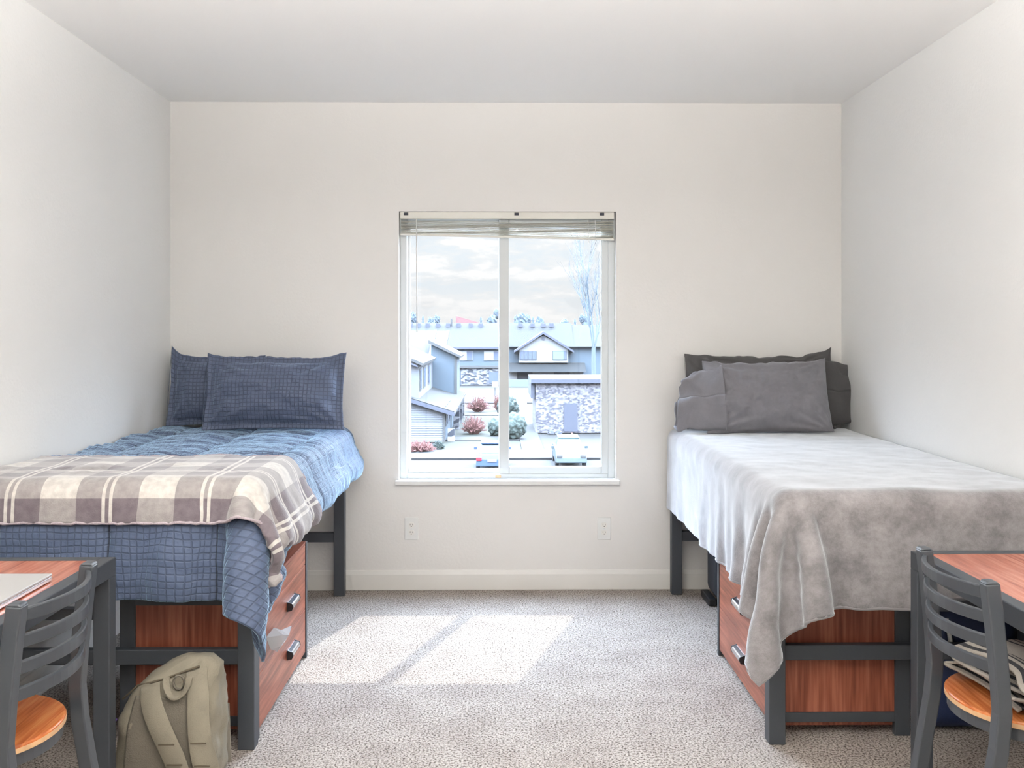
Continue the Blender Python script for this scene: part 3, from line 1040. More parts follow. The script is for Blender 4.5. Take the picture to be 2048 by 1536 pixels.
bv_v = [Vector(p) for p in Pf[::2, ::2].reshape(-1, 3)]
R2, C2 = Pf[::2, ::2].shape[:2]
bv_f = [(i * C2 + j, i * C2 + j + 1, (i + 1) * C2 + j + 1, (i + 1) * C2 + j) for i in range(R2 - 1) for j in range(C2 - 1)]
tree = BVHTree.FromPolygons(bv_v, bv_f)
flip = 1.0 if Vector(normals(Pf)[5, 20]).z > 0 else -1.0


def on_comforter(p, s):
    if s % 2 and s < 140:
        return
    sh = p.shape
    f = p.reshape(-1, 3)
    for i in range(len(f)):
        co, n, _, d = tree.find_nearest(Vector(f[i]), 0.12)
        if co is None:
            continue
        if n.z * flip < -0.2 * 0 and abs(n.z) > 0.3:
            n = -n
        k = (Vector(f[i]) - co).dot(n)
        if k < 0.012:
            q = co + n * 0.012
            f[i] = (q.x, q.y, q.z)


# bvh normals follow face winding; make them point outward
nn = tree.find_nearest(Vector((-1.3, 4.4, 1.2)))[1]
if nn.z < 0:
    bv_f = [tuple(reversed(f)) for f in bv_f]
    tree = BVHTree.FromPolygons(bv_v, bv_f)
flip = 1.0

# --- plaid fleece over the foot of the comforter
S, U, V = drape(-1, -0.815, XL + 0.018, 3.245, 3.84, 0.930, 0.285, 0.115, 0.026, 0.012, flare=0.09, bend=0.06, iters=24, steps=180, late=on_comforter)
K = 3
Pf2 = upsample(S, K); Uf2, Vf2 = fine_uv(U, V, K)
N = normals(Pf2)
if N[5, 20, 2] < 0:
    N = -N
hangm = np.clip((0.90 - Pf2[..., 2]) / 0.3, 0, 1)
Pf2 = Pf2 + N * (0.010 + fbm(np.stack([Uf2, Vf2 * 0.5, Uf2 * 0], -1), 6.0, 4.4, 2) * 0.006 + hangm * 0.012 * np.sin(Vf2 * 38 + 1.0))[..., None]
pl = grid_mesh('plaid_blanket', Pf2, Uf2, Vf2, M['plaid'], 0.006)
tag(pl, 'grey and cream plaid fleece blanket across the foot of the navy bed', 'blanket')
base_at(pl, (-1.34, 3.6, 0.93))
edge = np.concatenate([Pf2[-1, ::2], Pf2[::-1, -1][::2][1:], Pf2[0, ::-1][::2][1:]])
MB().tube([tuple(p + rng.normal(0, 0.0015, 3)) for p in edge], 0.0055, 6).build('overlocked_edge', M['plaid_edge'], pl, smooth=True)

# --- grey fleece blanket on the right bed
S, U, V = drape(1, 0.945, XR - 0.016, 3.250, 5.355, 0.894, 0.405, 0.365, 0.028, 0.010, flare=0.5, bend=0.08, iters=26, steps=190)
K = 3
Pf3 = upsample(S, K); Uf3, Vf3 = fine_uv(U, V, K)
N = normals(Pf3)
if N[5, 20, 2] < 0:
    N = -N
W3, L3 = Uf3.max(), Vf3.max()
hx = np.clip((Uf3 - (W3 - 0.40)) / 0.40, 0, 1)            # how far down the inner side
hy = np.clip((Vf3 - (L3 - 0.37)) / 0.37, 0, 1)            # how far down the foot
near_corner = np.clip((Vf3 - 0.9) / 0.7, 0, 1)
wave = np.sin(Vf3 * 36 + 1.4 * np.sin(Vf3 * 5.1)) * 0.6 + np.sin(Vf3 * 21 + 0.7) * 0.5
wave2 = np.sin((W3 - Uf3) * 15 + 0.6 + 0.8 * np.sin(Uf3 * 4)) * 0.7 + 0.4 * np.sin(Uf3 * 31)
Pf3 = Pf3 + N * (hx ** 1.2 * (1 - hy) * wave * 0.020 * (0.25 + 0.75 * near_corner) + hy ** 1.3 * (1 - hx) * wave2 * 0.022
                 + fbm(np.stack([Uf3, Vf3, Uf3 * 0], -1), 3.5, 6.6, 3) * 0.005)[..., None]
Pf3[..., 0] = np.minimum(Pf3[..., 0], XR - 0.006)
gb = grid_mesh('fleece_blanket', Pf3, Uf3, Vf3, M['grey_fleece'], 0.009)
tag(gb, 'plain grey fleece blanket covering the right bed', 'blanket')
base_at(gb, (1.43, 4.3, 0.91))
edge = np.concatenate([Pf3[-1, ::3], Pf3[::-1, -1][::3][1:]])
MB().tube([tuple(p) for p in edge], 0.0065, 6).build('hem', M['grey_fleece'], gb, smooth=True)

# ================================================================== pillows


def noise_line(us, seed):
    return np.array([noise.fractal(Vector((u * 3.0, seed, 0.0)), 0.8, 2.0, 3) for u in us])


def pillow(name, label, w, h, t, mat, loc, lean, yaw, roll=0.0, flange=0.0, seed=0.0, wrk=0.012, sag=0.0, pinch=0.06, open_side=0, ear=0.0, ear_r=None, cuff=0):
    """soft pillow standing on its long edge; open_side adds a loose pillowcase cuff on that end"""
    nx, ny = 84, 54
    us = np.linspace(-1, 1, nx); vs = np.linspace(-1, 1, ny)
    U_, V_ = np.meshgrid(us, vs)
    a = np.abs(U_) / (1 - flange * 2 / w) if flange else np.abs(U_)
    b_ = np.abs(V_) / (1 - flange * 2 / h) if flange else np.abs(V_)
    aa = np.clip(a, 0, 1); bb = np.clip(b_, 0, 1)
    prof = np.power(np.clip((1 - aa ** 2.6), 0, 1), 0.55) * np.power(np.clip((1 - bb ** 2.2), 0, 1), 0.55)
    if open_side:
        # the cuff end stays open and thinner
        e = np.clip((U_ * open_side - 0.55) / 0.45, 0, 1)
        prof = np.where(e > 0, np.maximum(prof, 0.45 * (1 - bb ** 4) ** 0.5 * e), prof)
    ex = 1 - pinch * (1 - V_ ** 2) - pinch * 0.2
    ey = 1 - pinch * 1.3 * (1 - U_ ** 2)
    X = U_ * w / 2 * ex
    Z = V_ * h / 2 * ey
    er = np.where(U_ > 0, ear if ear_r is None else ear_r, ear)
    Z = Z + np.where(V_ > 0, er * np.abs(U_) ** 6 * V_, 0)
    top_edge = noise_line(us, seed)
    Z = Z + np.where(V_ > 0, top_edge[None, :] * wrk * 0.7 * V_ ** 2, 0)
    Z = Z - sag * np.where(V_ > 0.0, (1 - U_ ** 2) * V_, 0)
    pts = np.stack([U_ * 1.6, V_, U_ * 0], -1)
    n1 = fbm(pts, 2.2, seed, 4)
    # creases that run in from the corners
    cr = np.zeros_like(U_)
    for sx in (-1, 1):
        for sy in (-1, 1):
            dx, dy = U_ - sx, V_ - sy
            r = np.hypot(dx, dy) + 1e-6
            ang = np.arctan2(dy, dx)
            cr += np.sin(ang * 15 + seed + sx * 2 + sy) * np.exp(-((r - 0.45) / 0.35) ** 2)
    hgt = prof * t / 2 + (n1 * wrk + cr * wrk * 0.55) * (prof > 0.02) * (0.3 + 0.7 * prof)
    fl = n1 * 0.010 * (prof <= 0.02)
    top_ = np.stack([X, -(np.maximum(hgt, 0.003)) + fl, Z], -1)
    bot_ = np.stack([X, prof * t / 2 * 0.7 + 0.003 + fl, Z], -1)
    R, C = ny, nx
    v = np.concatenate([top_.reshape(-1, 3), bot_.reshape(-1, 3)])
    idx = np.arange(R * C).reshape(R, C); id2 = idx + R * C
    f = np.stack([idx[:-1, :-1], idx[:-1, 1:], idx[1:, 1:], idx[1:, :-1]], -1).reshape(-1, 4).tolist()
    f += np.stack([id2[:-1, :-1], id2[1:, :-1], id2[1:, 1:], id2[:-1, 1:]], -1).reshape(-1, 4).tolist()
    ring = list(idx[0, :]) + list(idx[1:, -1]) + list(idx[-1, -2::-1]) + list(idx[-2:0, 0])
    n = len(ring)
    f += [(int(ring[i]), int(ring[i] + R * C), int(ring[(i + 1) % n] + R * C), int(ring[(i + 1) % n])) for i in range(n)]
    me = bpy.data.meshes.new(name)
    me.from_pydata(v.tolist(), [], f)
    bm = bmesh.new(); bm.from_mesh(me); bmesh.ops.recalc_face_normals(bm, faces=bm.faces); bm.to_mesh(me); bm.free()
    uvs = np.concatenate([np.stack([U_ * w / 2, V_ * h / 2], -1).reshape(-1, 2)] * 2)
    uvl = me.uv_layers.new(name='UVMap')
    li = np.zeros(len(me.loops), dtype=np.int32); me.loops.foreach_get('vertex_index', li)
    uvl.data.foreach_set('uv', uvs[li].astype(np.float32).reshape(-1))
    # bottom edge on the bed, lean back, then turn
    Mt = Matrix.Translation((0, 0, h / 2))
    Mr = Matrix.Rotation(yaw, 4, 'Z') @ Matrix.Rotation(-lean, 4, 'X') @ Matrix.Rotation(roll, 4, 'Y')
    me.transform(Mr @ Mt)
    me.materials.append(mat)
    me.shade_smooth()
    o = bpy.data.objects.new(name, me)
    o.location = loc
    COL.objects.link(o)
    if cuff:
        # loose open end of the pillowcase, flopping past the filling
        nu_, nc = 16, 40
        P = np.zeros((nu_, nc, 3))
        for i in range(nu_):
            a = i / (nu_ - 1)
            xx = cuff * (w / 2 - 0.10 + 0.235 * a)
            hh = h / 2 * (0.93 - 0.10 * a - 0.06 * a * a)
            tt = (t / 2 * 0.80) * (1 - 0.5 * a) + 0.004
            for k in range(nc):
                th_ = 2 * math.pi * k / nc
                cz, cy = math.sin(th_), math.cos(th_)
                q = (abs(cz) ** 2.6 + abs(cy) ** 2.6) ** (-1 / 2.6)
                w_ = noise.fractal(Vector((a * 1.6 + seed, cz * 1.3, cy * 1.3)), 0.8, 2.0, 3) * 0.020 * (0.35 + a)
                fold = 0.012 * math.sin(cz * 6 + a * 5 + seed) * a
                z_ = q * cz * hh + w_ - 0.03 * a * (cz > 0) * cz
                P[i, k] = (xx + cuff * (0.03 * a * -cz + 0.5 * w_), -(q * cy * (tt + w_ * 0.6) + fold) + 0.015 * a, z_)
        P = np.concatenate([P, P[:, :1]], 1)
        Uc, Vc = np.meshgrid(np.linspace(0, 1.0, nc + 1), np.linspace(0, 0.24, nu_))
        A = np.c_[P.reshape(-1, 3), np.ones(P.shape[0] * P.shape[1])] @ np.array(Mr @ Mt).T
        Pw = A[:, :3].reshape(P.shape)
        Pw[..., 2] = np.maximum(Pw[..., 2], 0.004)
        grid_mesh('pillowcase_cuff', upsample(Pw, 2), *fine_uv(Uc, Vc, 2), mat, 0.003, o)
    return tag(o, label, 'pillow')


pillow('pillow', 'navy pillow in the corner, mostly behind the wider navy pillow', 0.52, 0.385, 0.16, M['navy_pillow'],
       (-1.540, 5.215, 0.936), math.radians(12), 0, flange=0.03, seed=2.2, ear=0.055, ear_r=0.0, pinch=0.035)
pillow('pillow', 'navy pillow with embossed squares, whole and in front on the left bed', 0.735, 0.395, 0.18, M['navy_pillow'],
       (-1.178, 5.02, 0.934), math.radians(16), math.radians(2), flange=0.030, seed=7.9, ear=0.022, pinch=0.035, wrk=0.018)
pillow('pillow', 'darker grey pillow leaning on the wall behind the lighter one', 0.82, 0.415, 0.13, M['dark_pillow'],
       (1.430, 5.255, 0.912), math.radians(10), 0, seed=4.1, sag=0.010, wrk=0.022, ear=0.0, ear_r=0.04, pinch=0.02, cuff=1)
pillow('pillow', 'lighter grey pillow with loose cuff in front on the grey bed', 0.66, 0.390, 0.18, M['grey_pillow'],
       (1.420, 5.045, 0.912), math.radians(19), math.radians(-4), roll=math.radians(-1.5), seed=11.4, wrk=0.018, ear=0.012, pinch=0.03, cuff=-1)

# ================================================================== desks


def desk(side, label):
    s = side
    if s < 0:
        xi, xo, y0, y1 = -1.175, XL + 0.018, 1.76, 2.965
    else:
        xi, xo, y0, y1 = 1.292, XR - 0.018, 1.82, 3.020
    H, rim, ht = 0.76, 0.042, 0.055
    o = thing('desk', label, 'desk', ((xi + xo) / 2, (y0 + y1) / 2, 0), 'steel framed desks')
    fr = MB()
    fr.box(xi, xi + s * rim, y0, y1, H - ht, H).box(xo, xo - s * rim, y0, y1, H - ht, H)
    fr.box(xi + s * rim, xo - s * rim, y0, y0 + rim, H - ht, H).box(xi + s * rim, xo - s * rim, y1 - rim, y1, H - ht, H)
    fr.build('top_frame', M['steel'], o, bevel=0.003)
    MB().box(xi + s * rim, xo - s * rim, y0 + rim, y1 - rim, H - 0.028, H - 0.002).build('table_top', M['wood_top'], o)
    L = 0.05
    for x in (xi, xo - s * L):
        for y in (y0, y1 - L):
            MB().box(x, x + s * L, y, y + L, 0, H - ht).build('leg', M['steel'], o, bevel=0.003)
    for y in (y0 + 0.01, y1 - 0.04):
        MB().box(xi + s * L, xo - s * L, y, y + 0.03, 0.578, 0.612).build('stretcher', M['steel'], o, bevel=0.002)
    MB().box(xo - s * 0.012, xo - s * 0.040, y0 + L, y1 - L, 0.578, 0.612).build('stretcher', M['steel'], o, bevel=0.002)
    d = MB().box(xi + s * 0.10, xo - s * 0.06, y0 + 0.20, y0 + 0.70, H - ht - 0.055, H - ht).build('drawer', M['steel'], o, bevel=0.003)
    MB().box(xi + s * 0.092, xi + s * 0.10, y0 + 0.40, y0 + 0.50, H - ht - 0.036, H - ht - 0.022).build('handle', M['chrome'], d, bevel=0.002)
    return o


desk(-1, 'steel framed desk with cherry top carrying a silver laptop')
desk(1, 'steel framed desk with a bare cherry top by the grey bed')

# laptop, closed, on the left desk
lp = thing('laptop', 'closed silver laptop on the left desk', 'laptop', (-1.40, 2.52, 0.758))
MB().box(-1.465, -1.240, 2.355, 2.685, 0.760, 0.772).build('base', M['laptop_edge'], lp, bevel=0.003, segs=3)
MB().box(-1.464, -1.239, 2.354, 2.686, 0.7728, 0.780).build('lid', M['silver'], lp, bevel=0.003, segs=3)

# ================================================================== chairs


def chair(side, xb, y0, y1, label):
    """ladder back chair; back on the aisle, seat under the desk. side -1 sits to -x"""
    s = side
    yc = (y0 + y1) / 2
    H = 0.85
    o = thing('ladder_back_chair', label, 'chair', (xb + s * 0.2, yc, 0), 'ladder back chairs')
    w = 0.036

    def post(y):
        prof = [(-0.055, 0.0), (-0.02, 0.20), (0.022, 0.44), (0.030, 0.53), (0.022, 0.64), (0.010, 0.76), (0.0, H - 0.006)]
        pts = [(xb + s * d, y, z) for d, z in prof]
        b = MB().tube(pts, 0.02, flat=(w, w))
        b.prism([(xb + s * 0.0 - w / 2, H - 0.008), (xb + w / 2, H - 0.008), (xb + w / 2 - 0.006, H), (xb - w / 2 + 0.006, H)], y - w / 2, y + w / 2, 'Y')
        return b.build('back_post', M['chair_steel'], o, bevel=0.006, segs=3)
    post(y0 + w / 2); post(y1 - w / 2)
    # four bowed slats
    for zc in (0.817, 0.757, 0.697, 0.637):
        d0 = 0.0 + 0.030 * max(0, (0.85 - zc) / 0.33)
        pts = []
        for k in range(15):
            t = k / 14
            y = y0 + w * 0.6 + (y1 - y0 - w * 1.2) * t
            bow = 0.055 * (1 - (2 * t - 1) ** 2)
            pts.append((xb + s * (d0 - bow), y, zc))
        MB().tube(pts, 0.01, flat=(0.013, 0.030)).build('slat', M['chair_steel'], o, bevel=0.003)
    # front legs
    xs0, xs1 = xb - s * 0.004, xb + s * 0.416
    for y in (y0 + 0.045, y1 - 0.045):
        MB().tube([(xs1 - s * 0.04, y, 0.485), (xs1 - s * 0.03, y, 0.22), (xs1 - s * 0.02, y, 0.0)], 0.016, 12).build('leg', M['chair_steel'], o, smooth=True)
    # seat: rounded wooden board on a steel hoop
    pts = []
    n = 48
    for k in range(n):
        t = 2 * math.pi * k / n
        cx, cy = math.cos(t), math.sin(t)
        e = 2.1
        rx, ry = 0.21, 0.206
        q = (abs(cx) ** e + abs(cy) ** e) ** (-1 / e)
        pts.append(((xs0 + xs1) / 2 + s * 0.0 + rx * q * cx, yc + ry * q * cy))
    b = MB().prism([(p[0], p[1]) for p in pts], 0.484, 0.502, 'Z')
    st_ = b.build('seat', M['seat'], o, bevel=0.006, segs=3)
    b = MB().prism([((p[0] - (xs0 + xs1) / 2) * 1.004 + (xs0 + xs1) / 2, (p[1] - yc) * 1.004 + yc) for p in pts], 0.4845, 0.496, 'Z')
    b.build('edge_band', M['seat_edge'], st_)
    ring = [((p[0] - (xs0 + xs1) / 2) * 0.94 + (xs0 + xs1) / 2, (p[1] - yc) * 0.94 + yc, 0.468) for p in pts]
    MB().tube(ring, 0.02, closed=True, flat=(0.014, 0.030)).build('seat_frame', M['chair_steel'], o, bevel=0.002)
    # stretchers
    for y in (y0 + 0.03, y1 - 0.03):
        MB().tube([(xb - s * 0.018, y, 0.20), (xs1 - s * 0.03, y, 0.20)], 0.010, 10).build('stretcher', M['chair_steel'], o, smooth=True)
    MB().tube([((xs0 + xs1) / 2, y0 + 0.03, 0.20), ((xs0 + xs1) / 2, y1 - 0.03, 0.20)], 0.010, 10).build('stretcher', M['chair_steel'], o, smooth=True)
    return o


chair(-1, -1.072, 2.135, 2.545, 'grey metal ladder back chair with empty wooden seat at the laptop desk')
chair(1, 1.182, 2.295, 2.690, 'grey metal ladder back chair holding a striped throw at the bare desk')

# striped throw folded on the right chair seat
NU, NV = 34, 70


def throw_surface():
    """one sheet folded back and forth on the seat, its last layer spilling over the near side"""
    P = np.zeros((NV, NU, 3)); U_ = np.zeros((NV, NU)); V_ = np.zeros((NV, NU))
    key = [(2.36, 0.464), (2.62, 0.464), (2.655, 0.474), (2.62, 0.486), (2.37, 0.488), (2.34, 0.498), (2.37, 0.508), (2.62, 0.510),
           (2.652, 0.524), (2.61, 0.538), (2.50, 0.545), (2.38, 0.538), (2.31, 0.515), (2.272, 0.47), (2.262, 0.42), (2.258, 0.37)]
    for i in range(NV):
        t = i / (NV - 1)
        f = t * (len(key) - 1); k = min(int(f), len(key) - 2); q = f - k
        y = key[k][0] * (1 - q) + key[k + 1][0] * q
        z = key[k][1] * (1 - q) + key[k + 1][1] * q
        lay = (z - 0.46) / 0.085
        for j in range(NU):
            a = j / (NU - 1)
            x = 1.246 + 0.30 * a + 0.016 * math.sin(i * 0.55) * (1 - a) + 0.035 * (1 - min(1, max(0, (y - 2.3) / 0.35)))
            zz = z + (0.006 * math.sin(j * 0.5 + i * 0.13) + 0.02 * a * (1 - a) * lay) * (1 if 2.3 < y else 0.3)
            zz = 0.5095 + (zz - 0.46) * 1.1
            P[i, j] = (x, y + 0.006 * math.sin(j * 0.4 + i * 0.2), max(zz, 0.5095) if y > 2.29 else zz)
            U_[i, j] = a
            V_[i, j] = t * 2.2
    return P, U_, V_


Pt, Ut, Vt = throw_surface()
Pt = upsample(Pt, 2); Ut, Vt = fine_uv(Ut, Vt, 2)
tw = grid_mesh('folded_throw', Pt, np.clip(Ut, 0.001, 0.999), Vt, M['throw'], 0.007)
tag(tw, 'folded grey throw with black stripes on the chair seat', 'throw')
base_at(tw, (1.40, 2.47, 0.504))
frg = MB()
for j in range(40):
    p = Pt[-1, int(j / 39 * (Pt.shape[1] - 1))]
    q = (p[0] + random.uniform(-0.006, 0.006), p[1] + random.uniform(-0.006, 0.004), p[2] - random.uniform(0.035, 0.055))
    frg.tube([tuple(p), q], 0.002, 5)
fo = frg.build('fringe', M['cord'], tw)
fo['kind'] = 'stuff'

# ================================================================== backpack


def backpack():
    o = thing('backpack', 'beige canvas backpack slumped against the foot of the navy bed', 'backpack', (-1.05, 3.10, 0))
    secs = [(0.000, -1.055, 3.105, 0.150, 0.085), (0.03, -1.055, 3.105, 0.165, 0.098), (0.12, -1.055, 3.105, 0.166, 0.100), (0.22, -1.048, 3.110, 0.158, 0.094),
            (0.30, -1.034, 3.118, 0.140, 0.082), (0.35, -1.012, 3.124, 0.112, 0.066), (0.385, -0.985, 3.130, 0.078, 0.048), (0.402, -0.975, 3.132, 0.048, 0.026)]
    n = 56
    S_ = np.array(secs)
    zz = np.linspace(0, 0.402, 40)
    v, f = [], []
    for z in zz:
        xc, yc, hw, hd = [np.interp(z, S_[:, 0], S_[:, k]) for k in (1, 2, 3, 4)]
        for k in range(n):
            t = 2 * math.pi * k / n
            cx, cy = math.cos(t), math.sin(t)
            q = (abs(cx) ** 4 + abs(cy) ** 4) ** -0.25
            w = noise.fractal(Vector((cx * 1.6, cy * 1.6, z * 11)), 0.8, 2.0, 4) * 0.012
            v.append((xc + (hw + w) * q * cx, yc + (hd + w) * q * cy, z))
    for i in range(len(zz) - 1):
        for k in range(n):
            f.append((i * n + k, i * n + (k + 1) % n, (i + 1) * n + (k + 1) % n, (i + 1) * n + k))
    f.append(tuple(range(n - 1, -1, -1))); f.append(tuple((len(zz) - 1) * n + k for k in range(n)))
    MB().add(v, f).build('body', M['canvas'], o, smooth=True)

    def front_y(x, z):
        xc, yc, hw, hd = [np.interp(z, S_[:, 0], S_[:, k]) for k in (1, 2, 3, 4)]
        u = min(0.98, abs((x - xc) / hw))
        return yc - hd * (1 - u ** 4) ** 0.25 - 0.004

    def strip(ctr, wid, lift, name, mat, thick=0.012):
        """padded band lying on the panel that faces the room"""
        R = len(ctr)
        P = np.zeros((R, 9, 3))
        for i, (x, z) in enumerate(ctr):
            a = ctr[max(i - 1, 0)]; b_ = ctr[min(i + 1, R - 1)]
            dx, dz = b_[0] - a[0], b_[1] - a[1]
            L = math.hypot(dx, dz) + 1e-9
            nx_, nz = -dz / L, dx / L
            for j in range(9):
                s_ = (j / 8 - 0.5)
                px, pz = x + nx_ * wid * s_, z + nz * wid * s_
                lf = lift[i] if isinstance(lift, list) else lift
                P[i, j] = (px, front_y(px, pz) - lf - 0.006 * (1 - (2 * s_) ** 2), pz)
        P = upsample(P, 3)
        U_, V_ = np.meshgrid(np.linspace(0, 1, P.shape[1]), np.linspace(0, 1, P.shape[0]))
        g = grid_mesh(name, P - np.array(o.location), U_, V_, mat, thick, o)
        return g
    # back panel, darker mesh
    pn = []
    for i in range(14):
        row = []
        z = 0.02 + 0.285 * i / 13
        for j in range(14):
            x = np.interp(z, S_[:, 0], S_[:, 1]) - 0.105 + 0.215 * j / 13 - 0.006
            row.append((x, front_y(x, z) - 0.002, z))
        pn.append(row)
    P = upsample(np.array(pn), 2)
    U_, V_ = np.meshgrid(np.linspace(0, 1, P.shape[1]), np.linspace(0, 1, P.shape[0]))
    grid_mesh('back_panel', P - np.array(o.location), U_, V_, M['canvas_panel'], 0.006, o)
    s1 = [(-1.100, 0.335), (-1.085, 0.29), (-1.055, 0.235), (-1.025, 0.18), (-0.998, 0.12), (-0.985, 0.05), (-0.99, 0.015)]
    a = strip(s1, 0.062, [0.0, 0.012, 0.02, 0.022, 0.018, 0.012, 0.006], 'shoulder_strap', M['canvas'])
    s2 = [(-0.962, 0.375), (-0.945, 0.31), (-0.938, 0.25), (-0.930, 0.18), (-0.918, 0.11), (-0.905, 0.04), (-0.91, 0.015)]
    b2 = strip(s2, 0.058, [0.0, 0.010, 0.018, 0.02, 0.016, 0.010, 0.004], 'shoulder_strap', M['canvas'])
    for g, c in ((a, s1), (b2, s2)):
        for k in (3, 4):
            x, z = c[k]
            y = front_y(x, z) - 0.038
            MB().box(x - 0.024, x + 0.024, y + 0.002, y + 0.006, z - 0.002, z + 0.002).build('stitched_band', M['seam'], g)
    # seam between the flap and the panel
    sm = [(-1.195, 0.285), (-1.15, 0.325), (-1.10, 0.342), (-1.05, 0.355), (-1.00, 0.372), (-0.955, 0.385)]
    MB().tube([(x, front_y(x, z) - 0.001, z) for x, z in sm], 0.0035, 6).build('flap_seam', M['seam'], o, smooth=True)
    # haul loop
    lp_ = []
    for k in range(13):
        t = math.pi * k / 12
        lp_.append((-1.012 + 0.036 * math.cos(t), front_y(-1.012, 0.355) - 0.014 - 0.03 * math.sin(t), 0.362 - 0.055 * math.sin(t)))
    MB().tube(lp_, 0.01, flat=(0.020, 0.006)).build('haul_loop', M['canvas'], o, bevel=0.001)
    rg = [(-1.010 + 0.017 * math.cos(2 * math.pi * k / 16), front_y(-1.01, 0.35) - 0.008, 0.345 + 0.022 * math.sin(2 * math.pi * k / 16)) for k in range(16)]
    MB().tube(rg, 0.004, 6, closed=True).build('ring', M['canvas_panel'], o, smooth=True)
    MB().tube([(-1.212, 3.06, 0.225), (-1.222, 3.03, 0.212), (-1.214, 3.02, 0.19), (-1.224, 3.015, 0.165)], 0.005, 6).build('zip_ribbon', M['purple'], o, smooth=True)
    return o


backpack()
gc = MB().prism([(-0.975, 0.0), (-0.905, 0.0), (-0.912, 0.197), (-0.985, 0.197)], 3.255, 3.262, 'Y').build('card_sheet', M['grey_card'])
tag(gc, 'small grey card standing between the beige backpack and the dresser', 'card')
base_at(gc, (-0.94, 3.258, 0))

# plastic scrap caught in the left dresser's drawer
v = [(-0.848, 3.50, 0.340), (-0.838, 3.58, 0.352), (-0.828, 3.66, 0.318), (-0.820, 3.80, 0.292), (-0.824, 3.72, 0.262), (-0.834, 3.62, 0.250),
     (-0.840, 3.54, 0.285), (-0.812, 3.62, 0.312), (-0.806, 3.69, 0.290), (-0.82, 3.60, 0.275)]
f = [(0, 1, 7), (1, 2, 7), (2, 8, 7), (2, 3, 8), (3, 4, 8), (4, 9, 8), (4, 5, 9), (5, 6, 9), (6, 0, 9), (0, 7, 9), (7, 8, 9)]
ps = MB().add(v, f).build('plastic_wrapper', M['film'])
mdf = ps.modifiers.new('thickness', 'SOLIDIFY'); mdf.thickness = 0.0012
tag(ps, 'crumpled clear plastic scrap stuck to the drawers under the navy bed', 'wrapper')
base_at(ps, (-0.83, 3.68, 0.28))

# dark bag beneath the right bed, behind the dresser
bg = thing('travel_bag', 'black bag standing on the carpet behind the dresser under the grey bed', 'bag', (1.33, 5.15, 0))
prof = []
b = MB().box(1.128, 1.50, 5.02, 5.27, 0.03, 0.46)
b.build('body', M['bag'], bg, bevel=0.05, segs=5, smooth=True)
MB().box(1.180, 1.45, 5.00, 5.03, 0.08, 0.30).build('pocket', M['bag'], bg, bevel=0.012, segs=3)
MB().tube([(1.22, 5.14, 0.455), (1.24, 5.14, 0.50), (1.38, 5.14, 0.50), (1.40, 5.14, 0.455)], 0.010, 8).build('handle', M['bag'], bg, smooth=True)
for x in (1.095, 1.47):
    MB().box(x, x + 0.045, 5.05, 5.25, 0.0, 0.04).build('foot', M['black'], bg, bevel=0.008)

# navy bag between the right dresser and the wall
nb = thing('duffel_bag', 'dark navy bag under the grey bed, between the dresser and the wall', 'bag', (1.70, 3.66, 0))
MB().box(1.515, 1.895, 3.44, 3.90, 0.0, 0.50).build('body', M['navy_nylon'], nb, bevel=0.09, segs=6, smooth=True)
MB().tube([(1.60, 3.436, 0.42), (1.61, 3.425, 0.34), (1.64, 3.420, 0.27), (1.70, 3.420, 0.25), (1.76, 3.420, 0.28), (1.79, 3.425, 0.35), (1.80, 3.436, 0.42)], 0.008, 8).build('carry_strap', M['cord'], nb, smooth=True)
MB().tube([(1.56, 3.50, 0.498), (1.70, 3.50, 0.503), (1.85, 3.50, 0.498)], 0.005, 6).build('zip', M['black'], nb, smooth=True)

# ================================================================== added fill lamps, all unseen


def fill_pendant(x, y, power, label):
    """unseen fill light added as an opal globe on a short stem"""
    o = thing('fill_pendant', label, 'lamp', (x, y, ZC), 'added opal fill globes')
    MB().lathe([(0.07, -0.03), (0.075, -0.015), (0.075, 0.0)], (x, y, ZC), 28).build('canopy', M['fill_lamp_metal'], o, smooth=True)
    MB().tube([(x, y, ZC - 0.02), (x, y, ZC - 0.10)], 0.012, 12).build('stem', M['fill_lamp_metal'], o, smooth=True)
    prof = [(0.02 + 0.13 * math.sin(math.pi * k / 14) if 0 < k < 14 else 0.02, -0.23 - 0.15 * math.cos(math.pi * k / 14)) for k in range(15)]
    MB().lathe(prof, (x, y, ZC), 28).build('fill_lamp_shade', M['globe'], o, smooth=True)
    ld = bpy.data.lights.new('fill_light', 'POINT')
    ld.energy = power
    ld.shadow_soft_size = 0.17
    ld.color = (1.0, 0.985, 0.955)
    lo = bpy.data.objects.new('fill_light', ld)
    lo.parent = o
    lo.location = (0, 0, -0.23)
    COL.objects.link(lo)
    return o


fill_pendant(0.04, 1.95, FILL_PENDANT_POWER, 'unseen opal pendant globe added for fill light above the space between the desks')  # pendant added only to brighten the room


